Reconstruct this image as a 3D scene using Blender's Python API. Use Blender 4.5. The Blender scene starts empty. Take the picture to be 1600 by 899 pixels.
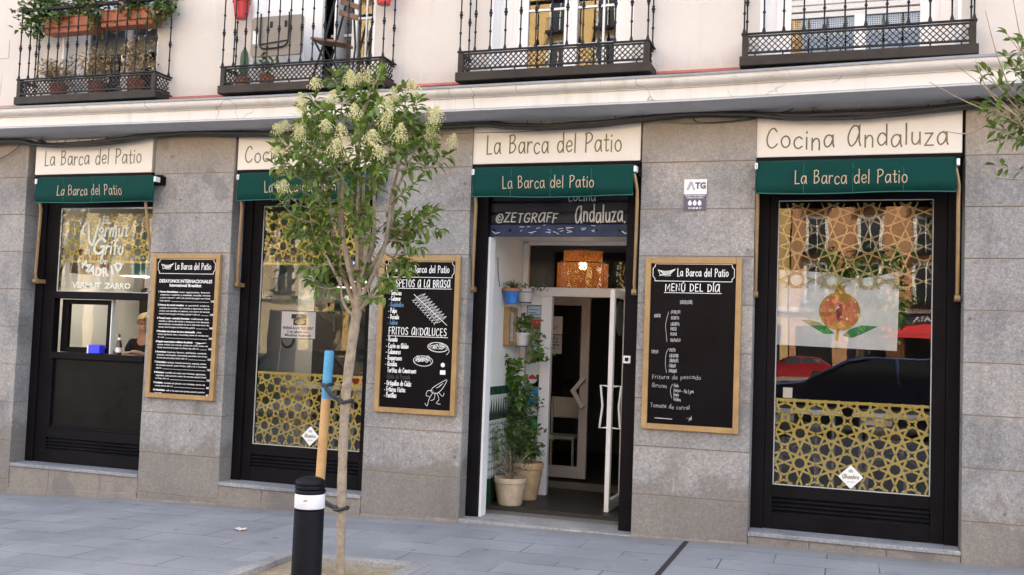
import bpy, math, random
from mathutils import Vector, Matrix
R = math.radians
S = bpy.context.scene
COL = S.collection
random.seed(7)

# ------------------------------------------------------------------ camera
cam_d = bpy.data.cameras.new("camera")
cam = bpy.data.objects.new("camera", cam_d)
COL.objects.link(cam)
yaw, pitch, roll = 0.32704, 0.05399, 0.03641
fw = Vector((-math.sin(yaw) * math.cos(pitch), math.cos(yaw) * math.cos(pitch), math.sin(pitch)))
rt = Vector((math.cos(yaw), math.sin(yaw), 0))
up = rt.cross(fw)
rt, up = math.cos(roll) * rt + math.sin(roll) * up, -math.sin(roll) * rt + math.cos(roll) * up
M = Matrix((rt, up, -fw)).transposed().to_4x4()
M.translation = Vector((0, -8.5546, 1.6))
cam.matrix_world = M
cam_d.sensor_width = 36
cam_d.lens = 36 * 1557.1 / 1600
cam_d.clip_start = 0.05
cam_d.clip_end = 500
S.camera = cam

# ------------------------------------------------------------------ sky, sun, exposure
SUN_EL, SUN_AZ = 52, 22          # the sun stands behind the building and rakes the far side of the square
w = bpy.data.worlds.new("World"); S.world = w
w.use_nodes = True
nt = w.node_tree
sky = nt.nodes.new("ShaderNodeTexSky"); sky.sky_type = 'NISHITA'; sky.sun_disc = False
sky.sun_elevation = R(SUN_EL); sky.sun_rotation = R(SUN_AZ)
sky.air_density = .75; sky.dust_density = 2.5; sky.ozone_density = 1.0
bg = nt.nodes["Background"]; bg.inputs[1].default_value = 0.15
hs = nt.nodes.new("ShaderNodeHueSaturation"); hs.inputs["Saturation"].default_value = .46      # a hazy, milky city sky
nt.links.new(sky.outputs[0], hs.inputs["Color"]); nt.links.new(hs.outputs[0], bg.inputs[0])
sd = bpy.data.lights.new("sun", 'SUN'); sd.energy = 5.0; sd.angle = R(0.5); sd.color = (1, .93, .82)
sun = bpy.data.objects.new("sun", sd); COL.objects.link(sun)
sv = Vector((math.sin(R(SUN_AZ)) * math.cos(R(SUN_EL)), math.cos(R(SUN_AZ)) * math.cos(R(SUN_EL)), math.sin(R(SUN_EL))))
sun.rotation_euler = sv.to_track_quat('Z', 'Y').to_euler()
sun.location = (0, 0, 40)
S.view_settings.view_transform = 'Standard'
S.view_settings.look = 'None'
S.view_settings.gamma = 1
S.view_settings.exposure = 2.93
S.render.engine = 'CYCLES'
S.cycles.use_denoising = True
S.cycles.max_bounces = 8
S.cycles.transparent_max_bounces = 16
S.cycles.sample_clamp_indirect = 6
S.cycles.caustics_reflective = False
S.cycles.caustics_refractive = False

# ------------------------------------------------------------------ materials
def mat(name, col, rough=.6, metal=0, spec=.5, noise=None, bump=None, coat=0, trans=0, emit=None, col2=None, mscale=None):
    """noise=(scale, amount): darker and lighter blotches; bump=(scale, strength)"""
    m = bpy.data.materials.new(name); m.use_nodes = True
    n = m.node_tree.nodes; l = m.node_tree.links
    b = n["Principled BSDF"]
    b.inputs["Base Color"].default_value = (*col, 1)
    b.inputs["Roughness"].default_value = rough
    b.inputs["Metallic"].default_value = metal
    b.inputs["Specular IOR Level"].default_value = spec
    b.inputs["Coat Weight"].default_value = coat
    tc = None
    if noise or bump or col2:
        tc = n.new("ShaderNodeTexCoord")
    if noise:
        t = n.new("ShaderNodeTexNoise"); t.inputs["Scale"].default_value = noise[0]; t.inputs["Detail"].default_value = 8
        t.inputs["Roughness"].default_value = .65
        l.new(tc.outputs["Object"], t.inputs["Vector"])
        cr = n.new("ShaderNodeValToRGB")
        a = noise[1]
        c2 = col2 or tuple(min(1, c * (1 + a)) for c in col)
        cr.color_ramp.elements[0].color = (*[c * (1 - a) for c in col], 1)
        cr.color_ramp.elements[1].color = (*c2, 1)
        cr.color_ramp.elements[0].position = .32; cr.color_ramp.elements[1].position = .68
        l.new(t.outputs["Fac"], cr.inputs[0]); l.new(cr.outputs[0], b.inputs["Base Color"])
        mr = n.new("ShaderNodeMapRange"); mr.inputs[3].default_value = max(0, rough - .1); mr.inputs[4].default_value = min(1, rough + .12)
        l.new(t.outputs["Fac"], mr.inputs[0]); l.new(mr.outputs[0], b.inputs["Roughness"])
    if bump:
        t2 = n.new("ShaderNodeTexNoise"); t2.inputs["Scale"].default_value = bump[0]; t2.inputs["Detail"].default_value = 5
        l.new(tc.outputs["Object"], t2.inputs["Vector"])
        bp = n.new("ShaderNodeBump"); bp.inputs["Strength"].default_value = bump[1]; bp.inputs["Distance"].default_value = .01
        l.new(t2.outputs["Fac"], bp.inputs["Height"]); l.new(bp.outputs[0], b.inputs["Normal"])
    if trans:
        b.inputs["Subsurface Weight"].default_value = 0
        tr = n.new("ShaderNodeBsdfTranslucent"); tr.inputs[0].default_value = (*[min(1, c * 1.3) for c in col], 1)
        if noise: l.new(cr.outputs[0], tr.inputs[0])
        mx = n.new("ShaderNodeMixShader"); mx.inputs[0].default_value = trans
        l.new(b.outputs[0], mx.inputs[1]); l.new(tr.outputs[0], mx.inputs[2])
        l.new(mx.outputs[0], n["Material Output"].inputs[0])
    if emit:
        b.inputs["Emission Color"].default_value = (*emit[0], 1); b.inputs["Emission Strength"].default_value = emit[1]
    return m

def N(m, t, **kw):
    x = m.node_tree.nodes.new(t)
    for k, v in kw.items(): setattr(x, k, v)
    return x

def math_n(m, op, a, b=None):
    x = N(m, "ShaderNodeMath", operation=op)
    for i, v in enumerate((a, b)):
        if v is None: continue
        if hasattr(v, "is_output"): m.node_tree.links.new(v, x.inputs[i])
        else: x.inputs[i].default_value = v
    return x.outputs[0]

def mixc(m, fac, a, b, blend='MIX'):
    x = N(m, "ShaderNodeMix", data_type='RGBA', blend_type=blend)
    L = m.node_tree.links
    for i, v in ((0, fac), (6, a), (7, b)):
        if hasattr(v, "is_output"): L.new(v, x.inputs[i])
        elif isinstance(v, (int, float)): x.inputs[i].default_value = v
        else: x.inputs[i].default_value = (*v, 1)
    return x.outputs[2]

def ramp(m, fac, stops):
    x = N(m, "ShaderNodeValToRGB")
    m.node_tree.links.new(fac, x.inputs[0])
    e = x.color_ramp.elements
    while len(e) > 1: e.remove(e[-1])
    for i, (p, c) in enumerate(stops):
        if i == 0: k = e[0]; k.position = p
        else: k = e.new(p)
        if isinstance(c, (int, float)): c = (c, c, c)
        k.color = (*c, 1)
    return x.outputs[0]

def noise_n(m, vec, scale, detail=4, rough=.5, dist=0):
    x = N(m, "ShaderNodeTexNoise")
    x.inputs["Scale"].default_value = scale; x.inputs["Detail"].default_value = detail
    x.inputs["Roughness"].default_value = rough; x.inputs["Distortion"].default_value = dist
    m.node_tree.links.new(vec, x.inputs["Vector"])
    return x.outputs["Fac"]

def granite(name, joints=True, tint=(1, 1, 1), dirty=True):
    m = bpy.data.materials.new(name); m.use_nodes = True
    L = m.node_tree.links; b = m.node_tree.nodes["Principled BSDF"]
    g = N(m, "ShaderNodeNewGeometry"); pos = g.outputs["Position"]
    sp = noise_n(m, pos, 70, 4, .75)
    sp2 = noise_n(m, pos, 26, 5, .7)
    c = ramp(m, sp, [(.30, .05), (.42, .20), (.54, .30), (.68, .56)])
    c2 = ramp(m, sp2, [(.32, (.19, .185, .18)), (.68, (.40, .385, .36))])
    c = mixc(m, .5, c, c2)
    big = noise_n(m, pos, 1.6, 6, .6, .4)
    c = mixc(m, 1.0, c, ramp(m, big, [(.3, (.62, .61, .61)), (.48, (.93, .92, .90)), (.7, (1.18, 1.13, 1.05))]), 'MULTIPLY')
    oi = N(m, "ShaderNodeObjectInfo")
    c = mixc(m, 1.0, c, ramp(m, oi.outputs["Random"], [(0, (.92, .915, .92)), (.5, (1, .99, .98)), (1, (1.06, 1.045, 1.02))]), 'MULTIPLY')
    c = mixc(m, 1.0, c, tint, 'MULTIPLY')
    sx = N(m, "ShaderNodeSeparateXYZ"); L.new(pos, sx.inputs[0])
    z = sx.outputs[2]
    if dirty:
        # ochre run-off stain under the cornice and grime low on the stone
        st = noise_n(m, pos, 3.2, 5, .65)
        zz = math_n(m, 'ADD', z, math_n(m, 'MULTIPLY', st, .55))
        top = ramp(m, math_n(m, 'DIVIDE', zz, 4.2), [(.78, 0), (.93, .75)])
        c = mixc(m, top, c, (.30, .225, .14))
        low = ramp(m, math_n(m, 'ADD', z, math_n(m, 'MULTIPLY', st, -.9)), [(-.0, .55), (.10, 0)])
        c = mixc(m, low, c, (.13, .105, .08))
        sv_ = N(m, "ShaderNodeMapping"); sv_.inputs["Scale"].default_value = (7, 7, .55); L.new(pos, sv_.inputs[0])
        run = noise_n(m, sv_.outputs[0], 1, 5, .6)
        c = mixc(m, ramp(m, run, [(.56, 0), (.72, .45)]), c, (.15, .135, .115))
        sc = noise_n(m, pos, 2.3, 3, .4)
        blot = ramp(m, sc, [(.655, 0), (.69, .5)])
        c = mixc(m, blot, c, (.12, .115, .115))
        pt = N(m, "ShaderNodeTexVoronoi"); pt.inputs["Scale"].default_value = 4.2; L.new(pos, pt.inputs["Vector"])
        dot = ramp(m, pt.outputs["Distance"], [(.055, .75), (.075, 0)])
        c = mixc(m, dot, c, (.10, .095, .09))
    h = None
    if joints:
        f = math_n(m, 'FRACT', math_n(m, 'DIVIDE', math_n(m, 'ADD', z, 39.9 - .368), .399))
        d = math_n(m, 'MINIMUM', f, math_n(m, 'SUBTRACT', 1.0, f))
        jm = ramp(m, d, [(.010, 1), (.03, 0)])
        jn = noise_n(m, pos, 6, 2)
        c = mixc(m, math_n(m, 'MULTIPLY', jm, math_n(m, 'MULTIPLY', jn, 1.0)), c, (.25, .19, .13))
        h = jm
    L.new(c, b.inputs["Base Color"])
    b.inputs["Roughness"].default_value = .72
    hh = math_n(m, 'MULTIPLY', sp, .35)
    bp = N(m, "ShaderNodeBump"); bp.inputs["Strength"].default_value = .45; bp.inputs["Distance"].default_value = .006
    L.new(hh, bp.inputs["Height"]); L.new(bp.outputs[0], b.inputs["Normal"])
    return m

def spot_sel(m, v):
    s = N(m, "ShaderNodeSeparateColor"); m.node_tree.links.new(v.outputs["Color"], s.inputs[0]); return s.outputs[0]

def paving(name, base, sx_, sy_, off, joint=(.05, .05, .055), var=.12, bumpd=.004):
    m = bpy.data.materials.new(name); m.use_nodes = True
    L = m.node_tree.links; b = m.node_tree.nodes["Principled BSDF"]
    g = N(m, "ShaderNodeNewGeometry"); pos = g.outputs["Position"]
    mp = N(m, "ShaderNodeMapping"); mp.inputs["Location"].default_value = off; L.new(pos, mp.inputs[0])
    br = N(m, "ShaderNodeTexBrick"); L.new(mp.outputs[0], br.inputs["Vector"])
    br.offset = .5; br.inputs["Scale"].default_value = 1
    br.inputs["Brick Width"].default_value = sx_; br.inputs["Row Height"].default_value = sy_
    br.inputs["Mortar Size"].default_value = .005; br.inputs["Mortar Smooth"].default_value = .3; br.inputs["Bias"].default_value = 0
    br.inputs["Color1"].default_value = (*[c * (1 - var) for c in base], 1)
    br.inputs["Color2"].default_value = (*[c * (1 + var) for c in base], 1)
    br.inputs["Mortar"].default_value = (*joint, 1)
    big = noise_n(m, pos, .9, 6, .65, .3)
    c = mixc(m, 1.0, br.outputs["Color"], ramp(m, big, [(.3, (.76, .76, .78)), (.55, (1, 1, 1)), (.75, (1.15, 1.12, 1.1))]), 'MULTIPLY')
    # joints are only half open: some are filled with pale dust
    jf = noise_n(m, pos, 2.1, 3)
    fill = math_n(m, 'MULTIPLY', br.outputs["Fac"], ramp(m, jf, [(.42, 0), (.56, .9)]))
    c = mixc(m, fill, c, [x * .95 for x in base])
    fine = noise_n(m, pos, 130, 3, .7)
    c = mixc(m, .55, c, mixc(m, 1.0, c, ramp(m, fine, [(.3, .55), (.7, 1.45)]), 'MULTIPLY'))
    spot = N(m, "ShaderNodeTexVoronoi", voronoi_dimensions='2D'); spot.inputs["Scale"].default_value = 2.3; L.new(pos, spot.inputs["Vector"])
    sc = noise_n(m, pos, 1.3, 2)
    dm = ramp(m, math_n(m, 'ADD', spot.outputs["Distance"], math_n(m, 'MULTIPLY', sc, .08)), [(.085, .6), (.11, 0)])
    dm = math_n(m, 'MULTIPLY', dm, math_n(m, 'GREATER_THAN', spot_sel(m, spot), .72))
    blot = noise_n(m, pos, 3.3, 4, .7)
    c = mixc(m, ramp(m, blot, [(.57, 0), (.70, .4)]), c, [x * .55 for x in base])
    c = mixc(m, dm, c, [x * .35 for x in base])
    sy = N(m, "ShaderNodeSeparateXYZ"); L.new(pos, sy.inputs[0])
    band = ramp(m, math_n(m, 'ADD', math_n(m, 'ADD', sy.outputs[1], 1.0), math_n(m, 'MULTIPLY', jf, .35)), [(.72, 0), (.98, .6)])      # browner and darker along the foot of the wall
    c = mixc(m, band, c, (.19, .165, .13))
    L.new(c, b.inputs["Base Color"])
    L.new(ramp(m, big, [(.3, .5), (.7, .7)]), b.inputs["Roughness"])
    bp = N(m, "ShaderNodeBump"); bp.inputs["Strength"].default_value = .6; bp.inputs["Distance"].default_value = bumpd
    L.new(math_n(m, 'SUBTRACT', math_n(m, 'MULTIPLY', fine, .3), br.outputs["Fac"]), bp.inputs["Height"])
    L.new(bp.outputs[0], b.inputs["Normal"])
    return m

def glass(name, tint=(.92, .95, .94), wav=.02, gain=2.0):
    m = bpy.data.materials.new(name); m.use_nodes = True
    n = m.node_tree.nodes; L = m.node_tree.links
    n.remove(n["Principled BSDF"])
    fr = N(m, "ShaderNodeFresnel"); fr.inputs[0].default_value = 1.52
    f = math_n(m, 'MINIMUM', math_n(m, 'MULTIPLY', fr.outputs[0], gain), 1.0)
    tr = N(m, "ShaderNodeBsdfTransparent"); tr.inputs[0].default_value = (*tint, 1)
    gl = N(m, "ShaderNodeBsdfGlossy"); gl.inputs["Roughness"].default_value = 0.0
    tc = N(m, "ShaderNodeTexCoord")
    nz = noise_n(m, tc.outputs["Object"], 1.4, 2)
    bp = N(m, "ShaderNodeBump"); bp.inputs["Strength"].default_value = wav; bp.inputs["Distance"].default_value = .05
    L.new(nz, bp.inputs["Height"]); L.new(bp.outputs[0], gl.inputs["Normal"])
    mx = N(m, "ShaderNodeMixShader")
    L.new(f, mx.inputs[0]); L.new(tr.outputs[0], mx.inputs[1]); L.new(gl.outputs[0], mx.inputs[2])
    L.new(mx.outputs[0], n["Material Output"].inputs[0])
    return m

def weathered(name, col, streak, amt, rough=.8, cracks=False):
    m = bpy.data.materials.new(name); m.use_nodes = True
    L = m.node_tree.links; b = m.node_tree.nodes["Principled BSDF"]
    g = N(m, "ShaderNodeNewGeometry"); pos = g.outputs["Position"]
    big = noise_n(m, pos, 1.0, 6, .6)
    c = ramp(m, big, [(.3, [x * .93 for x in col]), (.7, [min(1, x * 1.04) for x in col])])
    mp = N(m, "ShaderNodeMapping"); mp.inputs["Scale"].default_value = (5, 5, .35); L.new(pos, mp.inputs[0])
    run = noise_n(m, mp.outputs[0], 1, 6, .62)
    c = mixc(m, ramp(m, run, [(.52, 0), (.74, amt)]), c, streak)
    if cracks:
        mp2 = N(m, "ShaderNodeMapping"); mp2.inputs["Scale"].default_value = (1, 1, .9); L.new(pos, mp2.inputs[0])
        wp = N(m, "ShaderNodeTexNoise"); wp.inputs["Scale"].default_value = 2.2; L.new(pos, wp.inputs["Vector"])
        ad = N(m, "ShaderNodeVectorMath", operation='ADD'); L.new(mp2.outputs[0], ad.inputs[0]); L.new(wp.outputs["Color"], ad.inputs[1])
        v = N(m, "ShaderNodeTexVoronoi", feature='DISTANCE_TO_EDGE'); v.inputs["Scale"].default_value = 1.3; L.new(ad.outputs[0], v.inputs["Vector"])
        gate = noise_n(m, pos, 1.7, 2)
        k = math_n(m, 'MULTIPLY', ramp(m, v.outputs["Distance"], [(.002, .7), (.008, 0)]), ramp(m, gate, [(.5, 0), (.6, 1)]))
        c = mixc(m, k, c, [x * .35 for x in streak])
    L.new(c, b.inputs["Base Color"]); b.inputs["Roughness"].default_value = rough
    nb = noise_n(m, pos, 22, 5, .6)
    bp = N(m, "ShaderNodeBump"); bp.inputs["Strength"].default_value = .18; bp.inputs["Distance"].default_value = .01
    L.new(nb, bp.inputs["Height"]); L.new(bp.outputs[0], b.inputs["Normal"])
    return m

# ------------------------------------------------------------------ mesh builder
class MB:
    def __init__(s): s.v = []; s.f = []; s.mi = []; s.cur = 0
    def add(s, vs, fs):
        o = len(s.v); s.v += [tuple(v) for v in vs]
        for f in fs: s.f.append(tuple(i + o for i in f)); s.mi.append(s.cur)
        return s
    def box(s, x0, x1, y0, y1, z0, z1):
        v = [(x, y, z) for z in (z0, z1) for y in (y0, y1) for x in (x0, x1)]
        return s.add(v, [(0, 2, 3, 1), (4, 5, 7, 6), (0, 1, 5, 4), (2, 6, 7, 3), (0, 4, 6, 2), (1, 3, 7, 5)])
    def obox(s, c, ax, ay, az):
        """box from centre and three half-axes"""
        c, ax, ay, az = map(Vector, (c, ax, ay, az))
        v = [c + i * ax + j * ay + k * az for k in (-1, 1) for j in (-1, 1) for i in (-1, 1)]
        return s.add(v, [(0, 2, 3, 1), (4, 5, 7, 6), (0, 1, 5, 4), (2, 6, 7, 3), (0, 4, 6, 2), (1, 3, 7, 5)])
    def tube(s, pts, r, n=8, cap=True):
        pts = [Vector(p) for p in pts]
        if len(pts) < 2: return s
        rs = r if isinstance(r, (list, tuple)) else [r] * len(pts)
        rings = []; a = None
        for i, p in enumerate(pts):
            d = (pts[min(i + 1, len(pts) - 1)] - pts[max(i - 1, 0)])
            if d.length < 1e-9: d = Vector((0, 0, 1))
            d.normalize()
            if a is None: a = d.orthogonal().normalized()
            a = (a - d * a.dot(d))
            if a.length < 1e-6: a = d.orthogonal()
            a.normalize(); b = d.cross(a)
            rings.append([p + rs[i] * (math.cos(2 * math.pi * k / n) * a + math.sin(2 * math.pi * k / n) * b) for k in range(n)])
        v = [q for rg in rings for q in rg]; f = []
        for i in range(len(pts) - 1):
            for k in range(n):
                f.append((i * n + k, i * n + (k + 1) % n, (i + 1) * n + (k + 1) % n, (i + 1) * n + k))
        if cap:
            f.append(tuple(range(n - 1, -1, -1))); f.append(tuple((len(pts) - 1) * n + k for k in range(n)))
        return s.add(v, f)
    def lathe(s, prof, c=(0, 0, 0), n=20, axis='Z'):
        v = []; f = []
        for r, z in prof:
            for k in range(n):
                a = 2 * math.pi * k / n
                q = (r * math.cos(a), r * math.sin(a), z)
                if axis == 'Y': q = (q[0], q[2], q[1])
                v.append((q[0] + c[0], q[1] + c[1], q[2] + c[2]))
        for i in range(len(prof) - 1):
            for k in range(n):
                f.append((i * n + k, i * n + (k + 1) % n, (i + 1) * n + (k + 1) % n, (i + 1) * n + k))
        f.append(tuple(range(n - 1, -1, -1))); f.append(tuple((len(prof) - 1) * n + k for k in range(n)))
        return s.add(v, f)
    def prism(s, poly, x0, x1):
        """polygon in (y, z) pushed along x"""
        n = len(poly)
        v = [(x0, y, z) for y, z in poly] + [(x1, y, z) for y, z in poly]
        f = [tuple(range(n)), tuple(range(2 * n - 1, n - 1, -1))] + [(i, i + n, (i + 1) % n + n, (i + 1) % n) for i in range(n)]
        return s.add(v, f)
    def poly_xz(s, poly, y0, y1):
        """polygon in (x, z) given depth along y"""
        n = len(poly)
        v = [(x, y0, z) for x, z in poly] + [(x, y1, z) for x, z in poly]
        f = [tuple(range(n)), tuple(range(2 * n - 1, n - 1, -1))] + [(i, i + n, (i + 1) % n + n, (i + 1) % n) for i in range(n)]
        return s.add(v, f)
    def sphere(s, c, r, n=12, sq=(1, 1, 1)):
        m = n // 2
        prof = [(max(r * math.sin(math.pi * i / m), r * .02), -r * math.cos(math.pi * i / m)) for i in range(m + 1)]
        b = MB().lathe(prof, (0, 0, 0), n)
        return s.add([(c[0] + x * sq[0], c[1] + y * sq[1], c[2] + z * sq[2]) for x, y, z in b.v], b.f)
    def xf(s, M):
        s.v = [tuple(M @ Vector(v)) for v in s.v]; return s
    def build(s, name, m, parent=None, smooth=False, bevel=0, loc=None):
        off = ORG.get(parent, Vector((0, 0, 0))) if parent else Vector(loc or (0, 0, 0))
        me = bpy.data.meshes.new(name)
        me.from_pydata([tuple(Vector(v) - off) for v in s.v], [], s.f)
        ms = m if isinstance(m, (list, tuple)) else [m]
        for x in ms: me.materials.append(x)
        if len(ms) > 1: me.polygons.foreach_set("material_index", s.mi)
        me.validate(); me.update()
        if smooth:
            me.polygons.foreach_set("use_smooth", [True] * len(me.polygons))
            try: me.set_sharp_from_angle(angle=R(40))
            except Exception: pass
        o = bpy.data.objects.new(name, me); COL.objects.link(o)
        if parent: o.parent = parent; ORG[o] = off
        else: o.location = off; ORG[o] = off
        if bevel:
            bv = o.modifiers.new("bevel", 'BEVEL'); bv.width = bevel; bv.segments = 2; bv.limit_method = 'ANGLE'
        return o
ORG = {}
def tag(o, label, cat, group=None):
    o["label"] = label; o["category"] = cat
    if group: o["group"] = group
    return o
def thing(name, label, cat, loc=(0, 0, 0), group=None):
    o = bpy.data.objects.new(name, None); COL.objects.link(o)
    o.empty_display_size = .1
    o.location = loc; ORG[o] = Vector(loc)
    return tag(o, label, cat, group)
def copy_tree(o, parent=None):
    c = o.copy(); COL.objects.link(c)
    if parent: c.parent = parent
    ORG[c] = ORG.get(o, Vector((0, 0, 0))).copy()
    for ch in list(o.children): copy_tree(ch, c)
    return c
def dup(o, loc, label=None, rz=0, scale=None):
    c = copy_tree(o); c.location = loc; c.rotation_euler = (0, 0, rz)
    if scale: c.scale = (scale,) * 3
    if label: c["label"] = label
    return c
def structure(o): o["kind"] = "structure"; return o
def lerp(t, pts):
    if t <= pts[0][0]: return pts[0][1]
    for (a, x), (b, y) in zip(pts, pts[1:]):
        if t <= b: return x + (y - x) * (t - a) / (b - a)
    return pts[-1][1]

# ------------------------------------------------------------------ handwriting: single-stroke letters on a grid (x-height 4, capitals 7)
GL = {
'a': (3.4, ["~2.9 3 2.2 4 1 3.8 .2 2.2 .5 .5 1.3 0 2.3 .9 2.9 2.6", "2.95 4 3 .9 3.3 0"]),
'b': (3, [".3 7 .3 0", "~.3 2.6 1.3 3.9 2.6 3.5 2.9 1.8 2 .2 1 0 .3 .9"]),
'c': (3, ["~2.8 3.3 1.8 4 .6 3.2 .2 1.7 .8 .3 1.9 0 2.8 .7"]),
'd': (3.4, ["~2.9 2.8 2 4 .8 3.6 .2 1.9 .7 .3 1.7 0 2.9 1.4", "2.95 7 2.95 0"]),
'e': (3, ["~.3 1.9 1.6 2 2.7 2.3 2.5 3.5 1.5 4 .6 3.3 .2 1.8 .8 .3 1.8 0 2.8 .7"]),
'f': (2.4, ["~2.5 6.5 1.8 7 1.1 6.3 1 4 1 0", ".1 4 2.1 4"]),
'g': (3.3, ["~2.9 3 2 4 .8 3.6 .3 2.1 .9 .5 2 .6 2.9 2", "~2.9 4 2.9 -.4 2.3 -2 1.2 -2.2 .4 -1.5"]),
'h': (3.2, [".3 7 .3 0", "~.3 2.4 1.2 3.8 2.3 3.7 2.7 2.5 2.7 0"]),
'i': (1, [".4 4 .4 0", ".4 5.5 .45 6"]),
'j': (1.4, ["~1 4 1 -1 .4 -2 -.4 -1.7", "1 5.5 1 6"]),
'k': (3, [".3 7 .3 0", "2.6 4 .3 1.8", "1 2.4 2.8 0"]),
'l': (1, [".4 7 .4 0"]),
'm': (4.6, [".3 4 .3 0", "~.3 2.5 1 3.8 1.8 3.7 2.1 2.5 2.1 0", "~2.1 2.5 2.8 3.8 3.7 3.7 4 2.5 4 0"]),
'n': (3.1, [".3 4 .3 0", "~.3 2.4 1.2 3.8 2.2 3.7 2.6 2.5 2.6 0"]),
'o': (3.3, ["~1.6 4 .6 3.3 .2 2 .7 .5 1.7 0 2.7 .7 3 2.1 2.5 3.5 1.6 4"]),
'p': (3.1, [".3 4 .3 -2.4", "~.3 2.8 1.3 4 2.5 3.5 2.8 2 2 .3 1 0 .3 .8"]),
'q': (3.2, ["~2.8 3 2 4 .8 3.6 .2 2 .8 .3 1.8 .2 2.8 1.8", "2.8 4 2.8 -2.4"]),
'r': (2.4, [".3 4 .3 0", "~.3 2.3 .9 3.5 1.8 4 2.3 3.6"]),
's': (2.7, ["~2.4 3.5 1.5 4 .5 3.5 .6 2.5 1.7 2 2.4 1.2 1.9 .2 1 0 .2 .6"]),
't': (2.3, ["~1.1 6 1.1 .8 1.5 0 2.2 .4", ".1 4 2.2 4"]),
'u': (3.1, ["~.3 4 .3 1.2 .9 .1 1.8 .2 2.6 1.6", "2.65 4 2.7 0"]),
'v': (2.8, [".2 4 1.4 0 2.6 4"]),
'w': (4, [".2 4 1.1 0 2 3.4 2.9 0 3.8 4"]),
'x': (2.8, [".2 4 2.5 0", "2.5 4 .2 0"]),
'y': (2.9, [".2 4 1.4 .6", "2.7 4 1.4 .4 .4 -2.2"]),
'z': (2.9, [".3 4 2.5 4 .2 0 2.7 0"]),
'A': (4.4, ["~3.7 5 3.2 6.6 2 6.8 .8 5.2 .2 2.8 .6 .6 1.5 0 2.7 1.4 3.6 4", "3.8 7 3.7 1.5 4.1 0"]),
'B': (3.8, [".4 6.6 .4 0", "~.1 6.3 1.6 6.8 2.8 6 2.4 4.4 .6 3.5", "~.6 3.6 2.4 3.5 3.2 2.2 2.3 .6 .3 0"]),
'C': (3.9, ["~3.4 5.7 2.6 6.8 1.3 6.2 .3 3.6 .5 1.2 1.6 0 2.8 .3 3.6 1.3"]),
'D': (3.9, [".4 6.8 .4 0", "~.2 6.7 2 6.5 3.3 5 3.5 3 2.6 1 .3 0"]),
'E': (3.3, [".4 6.7 .4 0", ".4 6.7 2.8 6.7", ".4 3.5 2.4 3.5", ".4 0 2.9 0"]),
'F': (3, [".4 6.7 .4 0", ".4 6.7 2.8 6.7", ".4 3.5 2.3 3.5"]),
'G': (4, ["~3.4 5.7 2.5 6.8 1.2 6.2 .3 3.6 .5 1.2 1.6 0 2.9 .3 3.5 1.6 3.5 2.8", "2.1 2.8 3.7 2.8"]),
'H': (3.9, [".4 6.8 .4 0", "3.4 6.8 3.4 0", ".4 3.4 3.4 3.4"]),
'I': (1.1, [".5 6.8 .5 0"]),
'J': (2.6, ["~2.1 6.8 2.1 1.5 1.5 .1 .6 .1 .1 1.2"]),
'K': (3.5, [".4 6.8 .4 0", "3 6.8 .4 3", "1.2 3.8 3.2 0"]),
'L': (3, [".5 6.9 .4 0 2.8 .1"]),
'M': (4.9, [".4 0 .6 6.8 2.4 2 4.2 6.8 4.4 0"]),
'N': (4, [".4 0 .4 6.8 3.4 0 3.4 6.8"]),
'O': (4.2, ["~2.1 6.8 .8 5.8 .3 3.4 .9 .9 2.1 0 3.3 .9 3.8 3.4 3.2 5.8 2.1 6.8"]),
'P': (3.7, [".5 6.9 .4 0", "~.1 6.4 1.6 7 3.1 6.2 3.2 4.7 2 3.6 .5 3"]),
'Q': (4.3, ["~2.1 6.8 .8 5.8 .3 3.4 .9 .9 2.1 0 3.3 .9 3.8 3.4 3.2 5.8 2.1 6.8", "2.5 1.5 4 -.3"]),
'R': (3.7, [".4 6.8 .4 0", "~.2 6.4 1.6 6.8 3 6 2.9 4.5 1.8 3.6 .5 3.3", "1.4 3.4 3.3 0"]),
'S': (3.4, ["~3 5.9 2 6.8 .7 6 .7 4.4 2 3.4 3 2.2 2.5 .5 1.3 0 .2 .9"]),
'T': (3.5, [".2 6.7 3.3 6.7", "1.8 6.7 1.7 0"]),
'U': (3.8, ["~.4 6.8 .4 2 1 .3 2.2 .1 3.2 1.2 3.4 3 3.4 6.8"]),
'V': (3.6, [".2 6.8 1.8 0 3.4 6.8"]),
'X': (3.4, [".2 6.8 3.1 0", "3.1 6.8 .2 0"]),
'Y': (3.4, [".2 6.8 1.7 3.4", "3.2 6.8 1.3 0"]),
'Z': (3.6, [".3 6.7 3.2 6.7 .2 0 3.4 0"]),
'-': (2, [".3 2.2 1.6 2.2"]), '.': (1, [".3 0 .5 .4"]), ',': (1, [".5 .4 .2 -.8"]), '"': (1.6, [".4 7 .4 5.6", "1.1 7 1.1 5.6"]),
'@': (5, ["~3.2 4 2.4 4.8 1.5 4 1.4 2.6 2.2 1.8 3.2 2.8 3.3 4.4 3.4 2.4 4.3 2.2 4.7 4 3.6 6.2 2 6.4 .6 4.8 .4 2.4 1.6 .4 3.2 .2 4.2 .8"]),
'(': (1.6, ["~1.3 7 .5 5 .4 2 1.2 -.6"]), ')': (1.6, ["~.3 7 1.1 5 1.2 2 .4 -.6"]), '/': (1.8, [".1 -1 1.6 7"]),
'1': (1.6, [".2 5.4 1 6.6 1 0"]), '2': (3, ["~.3 5.4 1.4 6.7 2.6 5.6 2 3.4 .2 0", ".2 0 2.8 0"]), ' ': (2.4, []),
}
ACC = {'á': 'a', 'é': 'e', 'í': 'i', 'ó': 'o', 'ú': 'u', 'Ú': 'U', 'Í': 'I', 'ñ': 'n'}
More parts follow.
